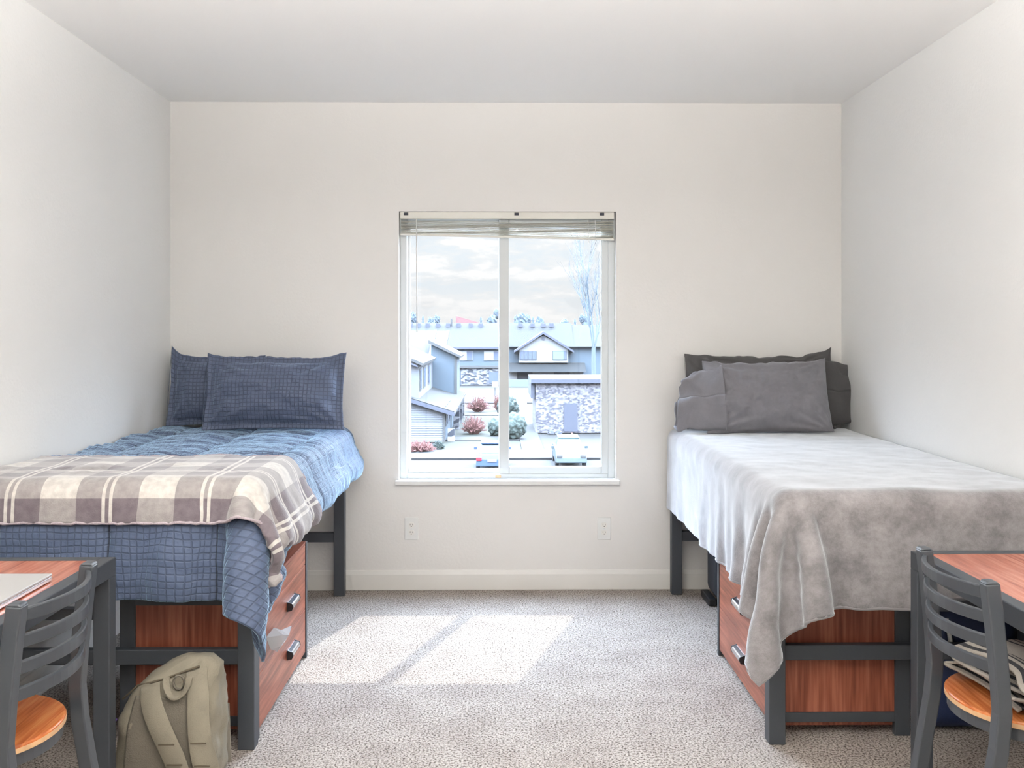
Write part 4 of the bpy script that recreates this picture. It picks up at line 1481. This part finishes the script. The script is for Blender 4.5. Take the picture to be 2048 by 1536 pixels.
def fill_uplighter(x, y, label):
    """unseen uplighter added for fill: a dark bowl that throws its light at the ceiling"""
    o = thing('fill_uplight', label, 'lamp', (x, y, 0), 'added fill uplighters')
    MB().lathe([(0.14, 0.0), (0.14, 0.015), (0.03, 0.03)], (x, y, 0), 28).build('base', M['fill_lamp_metal'], o, smooth=True)
    MB().tube([(x, y, 0.02), (x, y, 1.70)], 0.012, 12).build('pole', M['fill_lamp_metal'], o, smooth=True)
    MB().lathe([(0.03, 1.68), (0.11, 1.72), (0.17, 1.80), (0.165, 1.80), (0.105, 1.728), (0.02, 1.70)], (x, y, 0), 28).build('fill_lamp_shade', M['fill_lamp_metal'], o, smooth=True)
    ld = bpy.data.lights.new('fill_light', 'SPOT')
    ld.energy = FILL_UPLIGHT_POWER
    ld.spot_size = math.radians(172)
    ld.spot_blend = 0.25
    ld.shadow_soft_size = 0.10
    ld.color = (1.0, 0.985, 0.955)
    lo = bpy.data.objects.new('fill_light', ld)
    lo.rotation_euler = (math.pi, 0, 0)
    lo.parent = o
    lo.location = (0, 0, 1.84)
    COL.objects.link(lo)
    return o


fill_uplighter(-0.80, 0.55, 'unseen dark uplighter added for fill light nearer the laptop desk')  # this pair is added to bounce fill light off the ceiling
fill_uplighter(0.85, 0.55, 'unseen dark uplighter added for fill light nearer the bare desk')

# ================================================================== outdoors
G = EYE - 8.0


def gy(py):
    return F * 8.0 / (py - 660.0)


struct(MB().box(-90, 90, 20, 420, G - 0.5, G - 0.06).build('ground', M['dry_lawn']))
struct(MB().box(-60, 60, 20, gy(920), G - 0.05, G).build('parking_lot', M['asphalt']))
struct(MB().box(-60, 60, gy(920), gy(917), G - 0.05, G + 0.13).build('kerb', M['kerb']))
struct(MB().box(-60, 60, gy(917), gy(903), G - 0.05, G + 0.12).build('sidewalk', M['concrete']))
struct(MB().box(1.45, 2.92, gy(903), gy(806), G - 0.05, G + 0.05).build('garden_path', M['concrete']))
struct(MB().box(-4.2, 1.42, gy(882), gy(874), G - 0.05, G + 0.05).build('cross_path', M['concrete']))
struct(MB().box(-4.2, 1.42, gy(831), gy(826), G - 0.05, G + 0.05).build('far_cross_path', M['concrete']))
struct(MB().box(-4.2, 1.42, gy(903), gy(883), G - 0.05, G + 0.02).build('lawn', M['lawn']))
struct(MB().box(-4.2, 1.42, gy(873), gy(832), G - 0.05, G + 0.02).build('middle_lawn', M['lawn']))
struct(MB().box(-40, 40, gy(806), gy(779), G - 0.05, G + 0.04).build('street', M['concrete']))

# --- near house on the left
hs = thing('near_house', 'pale sided house with sloping roofs, left through the window', 'house', (-6.5, 76, G))
Y0, Y1, Y2 = 69.0, 84.0, 93.0


def siding(x0, x1, y, z0, ztop, mat, name, parent, step=0.16):
    """lapped boards whose top follows ztop(x)"""
    b = MB()
    z = z0
    zm = max(ztop(x0), ztop(x1))
    poly = [(x0, z0), (x1, z0), (x1, ztop(x1)), (x0, ztop(x0))]
    b.prism(poly, y + 0.05, y + 0.3, 'Y')
    while z < zm:
        # clip the board under the slope
        xa, xb_ = x0, x1
        za, zb = ztop(x0), ztop(x1)
        if z + step > min(za, zb) and abs(za - zb) > 1e-6:
            t = (z + step - za) / (zb - za)
            xx = x0 + (x1 - x0) * t
            if za > zb:
                xb_ = min(x1, xx)
            else:
                xa = max(x0, xx)
        if xb_ - xa > 0.05:
            b.prism([(y, z), (y + 0.06, z), (y + 0.06, z + step), (y + 0.045, z + step)], xa, xb_, 'X')
        z += step
    return b.build(name, mat, parent)


zt = lambda x: -3.45 + (x + 6.44) * (-4.42 + 3.45) / (6.44 - 3.35)
siding(-9.0, -3.94, Y0, G, lambda x: zt(x) - 0.1, M['siding'], 'gable_wall', hs)
MB().box(-4.10, -3.90, Y0 - 0.08, Y0 + 0.1, G, zt(-4) - 0.1).build('corner_board', M['fascia'], hs)
MB().prism([(Y0, G), (Y2, G), (Y2, zt(-3.94) - 0.12), (Y0, zt(-3.94) - 0.12)], -4.1, -3.94, 'X').build('side_wall', M['blue_siding'], hs)
MB().prism([(-9.0, zt(-9.0)), (-3.25, zt(-3.25)), (-3.25, zt(-3.25) + 0.12), (-9.0, zt(-9) + 0.12)], Y0 - 0.5, Y1 + 6.5, 'Y').build('lower_roof', M['roof_pale'], hs)
MB().prism([(-9.0, zt(-9.0) - 0.22), (-3.22, zt(-3.22) - 0.22), (-3.22, zt(-3.22) + 0.06), (-9.0, zt(-9) + 0.06)], Y0 - 0.56, Y0 - 0.48, 'Y').build('fascia', M['dark_trim'], hs)
MB().box(-3.30, -3.20, Y0 - 0.5, Y1 + 6.4, zt(-3.25) - 0.14, zt(-3.25) + 0.06).build('gutter', M['fascia'], hs)
for ya in (69.8, 71.6, 74.6):
    wd = MB().box(-3.94, -3.90, ya, ya + 1.3, G + 1.0, G + 2.5).build('window', M['fascia'], hs)
    MB().box(-3.905, -3.885, ya + 0.12, ya + 1.18, G + 1.1, G + 2.4).build('pane', M['far_window'], wd)
for ya in (69.1, 77.5, 83.0, 88.0):
    MB().box(-3.75, -3.25, ya, ya + 0.6, G, zt(-3.3) - 0.15 if ya > 70 else G + 0.9).build('stone_pier', M['stone_far'], hs)
# upper left volume, its window wall faces the garden
MB().prism([(-9.5, zt(-9)), (-5.87, zt(-5.87)), (-5.87, -1.05), (-9.5, -1.05)], Y0 + 0.6, Y1, 'Y').build('upper_wall', M['siding'], hs)
for ya in (70.3, 74.0, 78.5):
    wd = MB().box(-5.87, -5.82, ya, ya + 1.7, -3.0, -1.35).build('window', M['fascia'], hs)
    MB().box(-5.83, -5.80, ya + 0.2, ya + 1.5, -2.85, -1.5).build('pane', M['far_window'], wd)
MB().prism([(-9.8, 0.75), (-5.55, -1.12), (-5.50, -0.92), (-9.8, 0.98)], Y0 + 0.1, Y1 - 1.0, 'Y').build('upper_roof', M['fascia'], hs)
MB().prism([(-9.8, 0.50), (-5.9, -1.22), (-5.9, -1.10), (-9.8, 0.70)], Y0 + 0.08, Y0 + 0.5, 'Y').build('gable_trim', M['dark_trim'], hs)
# blue volume with its own sloping roof
zb_ = lambda x: 0.10 + (x + 5.75) * (-0.85 - 0.10) / (5.75 - 3.70)
MB().prism([(-6.0, zt(-6)), (-3.80, zt(-3.8)), (-3.80, zb_(-3.8) - 0.05), (-6.0, zb_(-6) - 0.05)], Y1, Y1 + 7.0, 'Y').build('blue_wall', M['blue_siding'], hs)
MB().box(-3.98, -3.74, Y1 - 0.06, Y1 + 0.12, zt(-3.8), zb_(-3.8) - 0.1).build('corner_board', M['fascia'], hs)
MB().prism([(-6.2, zb_(-6.2)), (-3.40, zb_(-3.4)), (-3.36, zb_(-3.36) + 0.22), (-6.2, zb_(-6.2) + 0.30)], Y1 - 0.5, Y1 + 7.4, 'Y').build('blue_wall_roof', M['fascia'], hs)
# shingled roofs behind
zr0, zr1 = at(850, 719, 84.2).z, at(850, 661, 92).z
xa, xb_ = at(800, 700, 84).x, at(856, 700, 84).x
MB().prism([(83.6, zr0), (92, zr1), (92, zr1 - 0.3), (83.6, zr0 - 0.3)], xa, xb_, 'X').build('shingle_roof', M['shingle'], hs)
MB().prism([(83.4, zr0 + 0.05), (92.1, zr1 + 0.06), (92.1, zr1 - 0.25), (83.4, zr0 - 0.4)], xb_, xb_ + 0.22, 'X').build('rake_board', M['fascia'], hs)
MB().prism([(84.0, zr0 - 0.6), (92, zr0 - 0.6), (92, zr1 - 0.2), (84.0, zr0 - 0.1)], xb_ - 0.1, xb_ + 0.05, 'X').build('gable_end', M['dark_trim'], hs)
xc_ = at(889, 690, 96).x
MB().prism([(94, at(870, 694, 94).z), (101, at(870, 662, 101).z), (101, at(870, 662, 101).z - 0.3), (94, at(870, 694, 94).z - 0.3)], -9, xc_, 'X').build('shingle_roof', M['shingle'], hs)
MB().prism([(93.9, at(870, 696, 94).z), (101, at(870, 661, 101).z), (101, at(870, 661, 101).z - 0.5), (93.9, at(870, 696, 94).z - 0.5)], xc_, xc_ + 0.22, 'X').build('rake_board', M['fascia'], hs)
MB().box(-9, xc_, 95, 101, G, at(870, 694, 94).z).build('rear_wall', M['siding'], hs)

# --- far townhouses
YT = 140.0


def tp(px, py, Y=YT):
    p = at(px, py, Y)
    return p.x, p.z


th_ = thing('far_townhouse', 'long blue townhouse with a low roof behind the garden, left pane', 'house', (tp(930, 775)[0], YT + 4, G))
xl, xr = tp(450, 700)[0], tp(1004, 700)[0]
ze, zr = tp(900, 693)[1], EYE + (660 - 646) / F * 148
MB().box(xl, xr, YT, YT + 8, G, ze).build('wall', M['blue_siding'], th_)
MB().prism([(YT - 0.6, ze - 0.1), (YT + 8, zr), (YT + 16, ze - 0.1)], xl, xr, 'X').build('roof', M['far_shingle'], th_)
MB().box(xl, xr, YT - 0.72, YT - 0.55, ze - 0.35, ze - 0.05).build('fascia', M['dark_trim'], th_)
for a, b2 in ((918, 946), (968, 1003)):
    x0, z0 = tp(a, 721); x1, z1 = tp(b2, 702)
    wd = MB().box(x0, x1, YT - 0.1, YT + 0.1, z0, z1).build('window', M['shutter'], th_)
    MB().box(x0 + (x1 - x0) * 0.55, x1 - 0.05, YT - 0.14, YT - 0.05, z0 + 0.06, z1 - 0.06).build('pane', M['far_window'], wd)
x0, z0 = tp(922, 776); x1, z1 = tp(1003, 736)
MB().box(x0, x1, YT - 0.35, YT, G, z1).build('stone_wall', M['stone_far'], th_)
MB().box(x0 - 0.4, x1, YT - 0.6, YT, z1, z1 + 0.35).build('belt_course', M['fascia'], th_)
x0, z0 = tp(978, 766); x1, z1 = tp(998, 744)
dd_ = MB().box(x0, x1, YT - 0.45, YT - 0.3, z0, z1).build('window', M['far_window'], th_)
for px in (822, 838, 856, 877, 897, 918, 942, 962):
    x, z = tp(px, 647, 147)
    MB().box(x - 0.35, x + 0.30, 146.4, 147.2, z - 0.6, z + 0.0).build('roof_vent', M['dark_trim'], th_)
x, z = tp(903, 640, 147)
MB().tube([(x, 147, z - 1.0), (x, 147, z + 0.2)], 0.14, 8).build('vent_pipe', M['fascia'], th_)

gh = thing('gabled_house', 'far white gabled house facing the window, in the right pane', 'house', (tp(1088, 775)[0], YT + 4, G))
xl, xr = tp(1014, 700)[0], tp(1500, 700)[0]
MB().box(xl, xr, YT + 1.5, YT + 9, G, ze).build('wall', M['blue_siding'], gh)
MB().prism([(YT + 0.6, ze - 0.05), (YT + 8, zr), (YT + 16, ze - 0.05)], xl, tp(1150, 700)[0], 'X').build('roof', M['far_shingle'], gh)
MB().prism([(YT + 0.6, ze - 0.05), (YT + 8, zr - 0.3), (YT + 16, ze - 0.05)], tp(1150, 700)[0], xr, 'X').build('roof', M['far_shingle'], gh)
g0, g1, gp = tp(1038, 725), tp(1136, 725), tp(1086, 671)
e0, e1 = tp(1038, 696), tp(1136, 696)
MB().prism([(g0[0], g0[1]), (g1[0], g1[1]), (e1[0], e1[1]), (gp[0], gp[1]), (e0[0], e0[1])], YT - 0.3, YT + 6, 'Y').build('gable_wall', M['house_white'], gh)
r0, r1, rp = tp(1028, 701), tp(1147, 701), tp(1086, 663)
MB().prism([(r0[0], r0[1]), (rp[0], rp[1]), (r1[0], r1[1]), (r1[0], r1[1] - 0.30), (rp[0], rp[1] - 0.36), (r0[0], r0[1] - 0.30)], YT - 0.8, YT + 7, 'Y').build('gable_roof', M['dark_trim'], gh)
MB().box(gp[0] - 0.22, gp[0] + 0.22, YT - 0.4, YT - 0.25, tp(1086, 680)[1], tp(1086, 673)[1]).build('gable_vent', M['dark_trim'], gh)
for a, b2, dk in ((1040, 1072, 1), (1106, 1132, 0)):
    x0, z0 = tp(a, 719); x1, z1 = tp(b2, 703)
    wd = MB().box(x0 - 0.08, x1 + 0.08, YT - 0.4, YT - 0.2, z0 - 0.08, z1 + 0.08).build('window', M['fascia'], gh)
    k = 4
    if dk:
        for q in range(4):
            xa2 = x0 + (x1 - x0) * q / 4
            MB().box(xa2 + 0.05, xa2 + (x1 - x0) / 4 - 0.05, YT - 0.44, YT - 0.38, z0, z1).build('pane', M['far_window'], wd)
    else:
        MB().box(x0, x1, YT - 0.44, YT - 0.38, z0, z1).build('pane', M['car_glass'], wd)
        MB().box(x1 - 0.4, x1, YT - 0.46, YT - 0.40, z0, z1).build('pane', M['far_window'], wd)
p0, p1 = tp(1016, 743), tp(1170, 726)
MB().prism([(YT - 1.8, p0[1]), (YT + 0.2, p1[1]), (YT + 1.5, p1[1]), (YT + 1.5, p0[1])], p0[0], p1[0], 'X').build('porch_roof', M['far_shingle'], gh)
for a, b2 in ((1016, 1034), (1065, 1108), (1140, 1166)):
    x0, z0 = tp(a, 776); x1, z1 = tp(b2, 743)
    MB().box(x0, x1, YT - 0.2, YT + 0.2, G, z1).build('porch_wall', M['house_white'], gh)
for a, b2 in ((1034, 1065), (1108, 1140)):
    x0, z0 = tp(a, 776); x1, z1 = tp(b2, 743)
    MB().box(x0, x1, YT + 0.3, YT + 0.6, G, z1).build('doorway', M['dark_trim'], gh)
x0, z0 = tp(1081, 757); x1, z1 = tp(1095, 747)
MB().box(x0, x1, YT - 0.3, YT - 0.15, z0, z1).build('window', M['far_window'], gh)
for px in (1041, 1065, 1087, 1103):
    x, z = tp(px, 647, 147)
    MB().box(x - 0.35, x + 0.30, 146.4, 147.2, z - 0.6, z + 0.0).build('roof_vent', M['dark_trim'], gh)
fx0, fz = tp(1010, 760); fx1, _z = tp(1062, 760)
fn = MB().box(fx0, fx1, YT - 4.2, YT - 4.0, G, at(1030, 759, YT - 4).z).build('wooden_fence', M['fence'])
tag(fn, 'low blue fence in front of the gabled house', 'fence')
base_at(fn, ((fx0 + fx1) / 2, YT - 4.1, G))

# --- stone building on the right
YS = 75.0
sb = thing('stone_building', 'low stone clad building with a dark door beside the path', 'building', (5.5, YS + 3, G))
sx0, sz1 = at(1071, 766, YS).x, at(1071, 766, YS).z
MB().box(sx0, sx0 + 9, YS, YS + 7, G, sz1).build('stone_wall', M['stone'], sb)
MB().box(sx0 - 0.35, sx0 + 9.3, YS - 0.35, YS + 7.3, sz1, sz1 + 0.32).build('roof_edge', M['dark_trim'], sb)
MB().box(sx0 - 0.35, sx0 - 0.05, YS + 0.2, YS + 7, at(1065, 797, YS).z, sz1).build('side_fascia', M['dark_trim'], sb)
dx0, dx1, dz1 = at(1128, 806, YS).x, at(1155, 806, YS).x, at(1128, 807, YS).z
MB().box(dx0, dx1, YS - 0.08, YS + 0.05, G + 0.1, dz1).build('door', M['dark_trim'], sb)

# --- shrubs


def twig_bush(px, py, w, h, mat, label, n=90, name='bush', leafy=False, stick=0.03):
    Y = gy(py)
    c = at(px, py, Y)
    b = MB()
    for i in range(n * 2):
        a = random.uniform(0, 2 * math.pi)
        ph = math.acos(random.uniform(0.05, 1.0))
        k = random.uniform(0.7, 1.05)
        ex, ey, ez = w / 2 * math.sin(ph) * math.cos(a) * k, w / 2 * math.sin(ph) * math.sin(a) * k, h * (0.12 + 0.88 * math.cos(ph)) * k
        root = Vector((c.x + ex * 0.25, Y + ey * 0.25, G))
        tip = Vector((c.x + ex, Y + ey, G + ez))
        mid = root.lerp(tip, 0.5) + Vector((0, 0, 0.10 * h))
        b.tube([root, mid, tip], [stick, stick * 0.8, stick * 0.35], 4)
        for q in range(4):
            p = mid.lerp(tip, random.uniform(0.0, 0.9))
            b.tube([p, p + Vector((random.uniform(-.13, .13), random.uniform(-.13, .13), random.uniform(0.02, .2)))], [stick * 0.7, stick * 0.3], 4)
    o = b.build(name, mat)
    tag(o, label, 'bush')
    base_at(o, (c.x, Y, G))
    return o


def round_shrub(px, py, w, h, mat, label):
    Y = gy(py)
    c = at(px, py, Y)
    bm = bmesh.new()
    bmesh.ops.create_icosphere(bm, subdivisions=5, radius=1.0)
    for v in bm.verts:
        n = v.co.copy()
        d = 1 + 0.22 * noise.noise(n * 3 + Vector((px, 0, 0))) + 0.12 * noise.noise(n * 9) + 0.06 * noise.noise(n * 22)
        v.co = Vector((n.x * w / 2 * d, n.y * w / 2 * d, max(0.0, h / 2 + n.z * h / 2 * d)))
    me = bpy.data.meshes.new('shrub'); bm.to_mesh(me); bm.free()
    me.materials.append(mat); me.shade_smooth()
    o = bpy.data.objects.new('shrub', me)
    o.location = (c.x, Y, G)
    COL.objects.link(o)
    return tag(o, label, 'bush')


twig_bush(948, 868, 2.2, 1.5, M['red_bush'], 'reddish bare bush on the lawn nearest the parked cars')
twig_bush(956, 823, 2.6, 1.75, M['red_bush'], 'reddish bare bush before the street beyond the far cross path', name='bush')
twig_bush(996, 820, 1.2, 1.7, M['red_bush'], 'narrow reddish bush beside the window mullion, near the street', n=60)
twig_bush(838, 905, 2.4, 0.9, M['red_bush'], 'low dark red bush at the foot of the pale sided house')
twig_bush(878, 900, 0.8, 0.6, M['green_bush'], 'small grey green bush next to the low red bush by the pale house', n=50)
round_shrub(1026, 878, 1.9, 1.9, M['green_bush'], 'round grey green shrub close to the concrete path, nearer one')
round_shrub(1016, 842, 1.8, 2.2, M['green_bush'], 'round grey green shrub beside the path, further one')
round_shrub(990, 872, 1.0, 1.3, M['green_bush'], 'small green shrub just left of the window mullion')
for i, (px, lb) in enumerate(((1103, 'pale boulder at the foot of the stone building, nearest the path'), (1117, 'pale boulder at the foot of the stone building, beside the dark door'))):
    Y = 74.2
    c = at(px, 866, Y)
    bm = bmesh.new(); bmesh.ops.create_icosphere(bm, subdivisions=3, radius=0.28)
    for v in bm.verts:
        v.co = v.co * (1 + 0.25 * noise.noise(v.co * 5 + Vector((i, 0, 0)))); v.co.z = max(-0.1, v.co.z * 0.8)
    me = bpy.data.meshes.new('boulder'); bm.to_mesh(me); bm.free(); me.materials.append(M['stone_far']); me.shade_smooth()
    o = bpy.data.objects.new('boulder', me); o.location = (c.x, Y, G + 0.05); COL.objects.link(o)
    tag(o, lb, 'boulder', 'boulders by the stone building')

# --- traffic cone and signs
cY = gy(882)
c = at(1144, 882, cY)
tc_ = thing('traffic_cone', 'small orange marker on the ground in front of the stone building', 'cone', (c.x, cY, G))
MB().lathe([(0.16, 0.02), (0.05, 0.55), (0.02, 0.58)], (c.x, cY, G), 14).build('body', M['orange'], tc_, smooth=True)
MB().box(c.x - 0.2, c.x + 0.2, cY - 0.2, cY + 0.2, G - 0.02, G + 0.03).build('base', M['orange'], tc_)
c = at(990, 783, 112)
sp = thing('street_sign', 'small white sign on a post across the street', 'sign', (c.x, 112, G))
MB().tube([(c.x, 112, G), (c.x, 112, at(990, 765, 112).z)], 0.06, 6).build('post', M['fascia'], sp)
MB().box(c.x - 0.35, c.x + 0.35, 111.9, 111.95, at(990, 775, 112).z, at(990, 763, 112).z).build('sign_panel', M['house_white'], sp)

# --- parked cars


def car(px, py_bottom, rear, mat, label):
    """saloon seen end-on: rear=True shows the tail"""
    Y = gy(py_bottom)
    c = at(px, py_bottom, Y)
    o = thing('parked_car', label, 'car', (c.x, Y + 2.2, G))
    x, L = c.x, 4.5
    sgn = 1
    # side outline (y, z): tail or nose first
    if rear:
        body = [(0.0, 0.35), (0.03, 0.75), (0.15, 1.02), (0.9, 1.08), (2.9, 1.02), (4.2, 0.86), (4.45, 0.60), (4.4, 0.32)]
        cab = [(0.35, 1.05), (0.80, 1.40), (1.35, 1.56), (2.2, 1.54), (3.1, 1.02)]
    else:
        body = [(0.0, 0.32), (0.05, 0.60), (0.25, 0.84), (1.35, 1.02), (3.6, 1.08), (4.3, 1.00), (4.45, 0.75), (4.45, 0.35)]
        cab = [(1.25, 1.00), (2.15, 1.50), (3.0, 1.55), (3.7, 1.40), (4.1, 1.04)]
    for nm, pr, hw, tp_, mt in (('body', body, 0.90, 0.86, mat), ('cabin', cab, 0.80, 0.62, M['car_glass'])):
        v, f = [], []
        zmin, zmax = min(p[1] for p in pr), max(p[1] for p in pr)
        n = len(pr)
        for s_ in (-1, 1):
            for yy, zz_ in pr:
                t = (zz_ - zmin) / (zmax - zmin)
                v.append((x + s_ * (hw + (tp_ - hw) * t ** (1 if nm == 'cabin' else 3)), Y + yy, G + zz_))
        f = [tuple(range(n)), tuple(range(2 * n - 1, n - 1, -1))] + [(i, n + i, n + (i + 1) % n, (i + 1) % n) for i in range(n)]
        MB().add(v, f).build(nm, mt, o, bevel=0.06, segs=3)
    ry0, ry1 = (0.85, 2.25) if rear else (2.1, 3.6)
    MB().box(x - 0.64, x + 0.64, Y + ry0, Y + ry1, G + 1.51, G + 1.60).build('roof', mat, o, bevel=0.04)
    for wy in (0.85, 3.55):
        for s_ in (-1, 1):
            w = MB().tube([(x + s_ * 0.70, Y + wy, G + 0.33), (x + s_ * 0.90, Y + wy, G + 0.33)], 0.33, 18).build('wheel', M['tyre'], o)
    for s_ in (-1, 1):
        if rear:
            MB().box(x + s_ * 0.58, x + s_ * 0.88, Y - 0.03, Y + 0.12, G + 0.68, G + 0.88).build('tail_light', M['tail_red'], o, bevel=0.02)
        else:
            MB().box(x + s_ * 0.52, x + s_ * 0.84, Y + 0.02, Y + 0.2, G + 0.62, G + 0.78).build('headlight', M['fascia'], o, bevel=0.02)
        yy = 2.6 if rear else 1.5
        MB().box(x + s_ * 0.90, x + s_ * 1.08, Y + yy, Y + yy + 0.12, G + 1.0, G + 1.16).build('mirror', mat, o, bevel=0.02)
    if rear:
        MB().box(x - 0.26, x + 0.26, Y - 0.04, Y + 0.0, G + 0.62, G + 0.76).build('number_plate', M['house_white'], o)
    return o


car(984, 946, True, M['car_blue'], 'dark blue car parked tail toward the window')
car(1143, 938, False, M['car_pale'], 'pale car parked nose toward the window by the stone building')

# --- bare tree behind the stone building
def bare_tree(x, y, h, label):
    o = thing('bare_tree', label, 'tree', (x, y, G))
    b = MB()
    rr = random.Random(5)

    def grow(p, d, L, r, depth):
        n = 4
        pts = [p]
        for i in range(n):
            d = (d + Vector((rr.uniform(-.10, .10), rr.uniform(-.10, .10), 0.05))).normalized()
            pts.append(pts[-1] + d * L / n)
        b.tube(pts, [r * (1 - 0.55 * i / n) for i in range(n + 1)], 6)
        if depth == 0:
            return
        for i in range(5 if depth > 1 else 4):
            k = rr.randint(1, n)
            a = rr.uniform(0, 2 * math.pi)
            nd = (d + Vector((math.cos(a), math.sin(a), 0.2)) * rr.uniform(0.25, 0.5)).normalized()
            grow(pts[k], nd, L * rr.uniform(0.45, 0.65), r * 0.45, depth - 1)
    MB().tube([(x, y, G), (x - 0.05, y, G + h * 0.4)], [0.22, 0.17], 10).build('trunk', M['bark'], o)
    for k in range(3):
        a = k * 2.1
        grow(Vector((x - 0.05, y, G + h * (0.36 + 0.02 * k))), Vector((math.cos(a) * 0.16, math.sin(a) * 0.16, 1)).normalized(), h * 0.40, 0.10, 3)
    b.build('branches', M['bark'], o)
    return o


tx = at(1188, 700, 86)
bare_tree(tx.x, 86, 16.0, 'tall bare tree rising behind the stone building')

# --- distant trees and roofs on the skyline
sk = [(824, 628, 2.0), (846, 634, 2.4), (862, 638, 1.6), (873, 634, 1.4), (962, 636, 2.0), (984, 634, 2.0), (994, 620, 1.5), (1030, 634, 1.8), (1042, 630, 2.0),
      (1052, 632, 2.2), (1066, 636, 2.4), (1080, 638, 2.0), (1128, 641, 1.6), (1150, 640, 2.0), (1164, 632, 1.2), (1174, 634, 2.4)]
names = ['in the left pane against the fixed frame', 'right of the wand in the left pane', 'third from the wand in the left pane', 'fourth from the wand in the left pane',
         'right of the red roof', 'second right of the red roof', 'tallest, touching the mullion', 'first in the right pane beside the mullion', 'second from the mullion in the right pane',
         'third from the mullion in the right pane', 'fourth from the mullion in the right pane', 'above the peak of the gabled house', 'between the gable and the bare tree',
         'second from the bare tree', 'slimmest, close to the bare tree', 'partly behind the bare tree']
for i, (px, py, w) in enumerate(sk):
    Y = 190.0 + (i % 4) * 8
    tpnt = at(px, py - 3, Y)
    b = MB()
    h = tpnt.z - G
    rad = w * 0.50
    if i % 3 == 1:                                   # a conifer
        for q in range(6):
            z0 = h * (0.40 + 0.52 * q / 5)
            r0 = (h - z0) * 0.22 + 0.12
            b.lathe([(r0 * random.uniform(0.85, 1.15), z0), (r0 * 0.5, z0 + h * 0.05), (0.03, min(h, z0 + h * 0.16))], (tpnt.x, Y, G), 11)
    else:                                            # a rounded crown
        nr, ns = 14, 18
        v, f = [], []
        for q in range(nr + 1):
            th_ = math.pi * q / nr
            for k in range(ns):
                ph = 2 * math.pi * k / ns
                n = Vector((math.sin(th_) * math.cos(ph), math.sin(th_) * math.sin(ph), math.cos(th_)))
                d = 1 + 0.35 * noise.noise(n * 2.6 + Vector((i * 3.1, 0, 0))) + 0.2 * noise.noise(n * 7 + Vector((i, 2, 0)))
                v.append((tpnt.x + n.x * rad * d, Y + n.y * rad * d, G + h - rad * 1.5 + n.z * rad * 1.5 * d))
        for q in range(nr):
            for k in range(ns):
                f.append((q * ns + k, q * ns + (k + 1) % ns, (q + 1) * ns + (k + 1) % ns, (q + 1) * ns + k))
        b.add(v, f)
    b.tube([(tpnt.x, Y, G), (tpnt.x, Y, G + h * 0.75)], 0.2, 6)
    o = b.build('distant_tree', M['conifer'])
    tag(o, 'distant tree on the skyline, ' + names[i], 'tree', 'trees on the skyline')
    base_at(o, (tpnt.x, Y, G))
YR = 172.0
rr_ = thing('red_roofed_house', 'distant house with a red roof on the skyline', 'house', (at(935, 645, YR).x, YR, G))
a, b_, c_ = at(912, 632, YR), at(958, 645, YR), at(868, 645, YR)
MB().box(c_.x, b_.x, YR + 1, YR + 7, G, a.z - 1.4).build('wall', M['siding'], rr_)
MB().prism([(c_.x, c_.z - 0.2), (a.x, c_.z), (a.x, a.z), (b_.x, b_.z), (b_.x, b_.z - 0.4), (c_.x, c_.z - 0.4)], YR, YR + 8, 'Y').build('roof', M['red_roof'], rr_)
up = at(1176, 610, 160)
pp = thing('utility_pole', 'thin pole on the skyline beside the bare tree', 'pole', (up.x, 160, G))
MB().tube([(up.x, 160, G), (up.x, 160, up.z)], [0.16, 0.12], 8).build('shaft', M['bark'], pp)
MB().box(up.x - 0.7, up.x + 0.7, 159.95, 160.05, up.z - 0.9, up.z - 0.75).build('crossarm', M['bark'], pp)
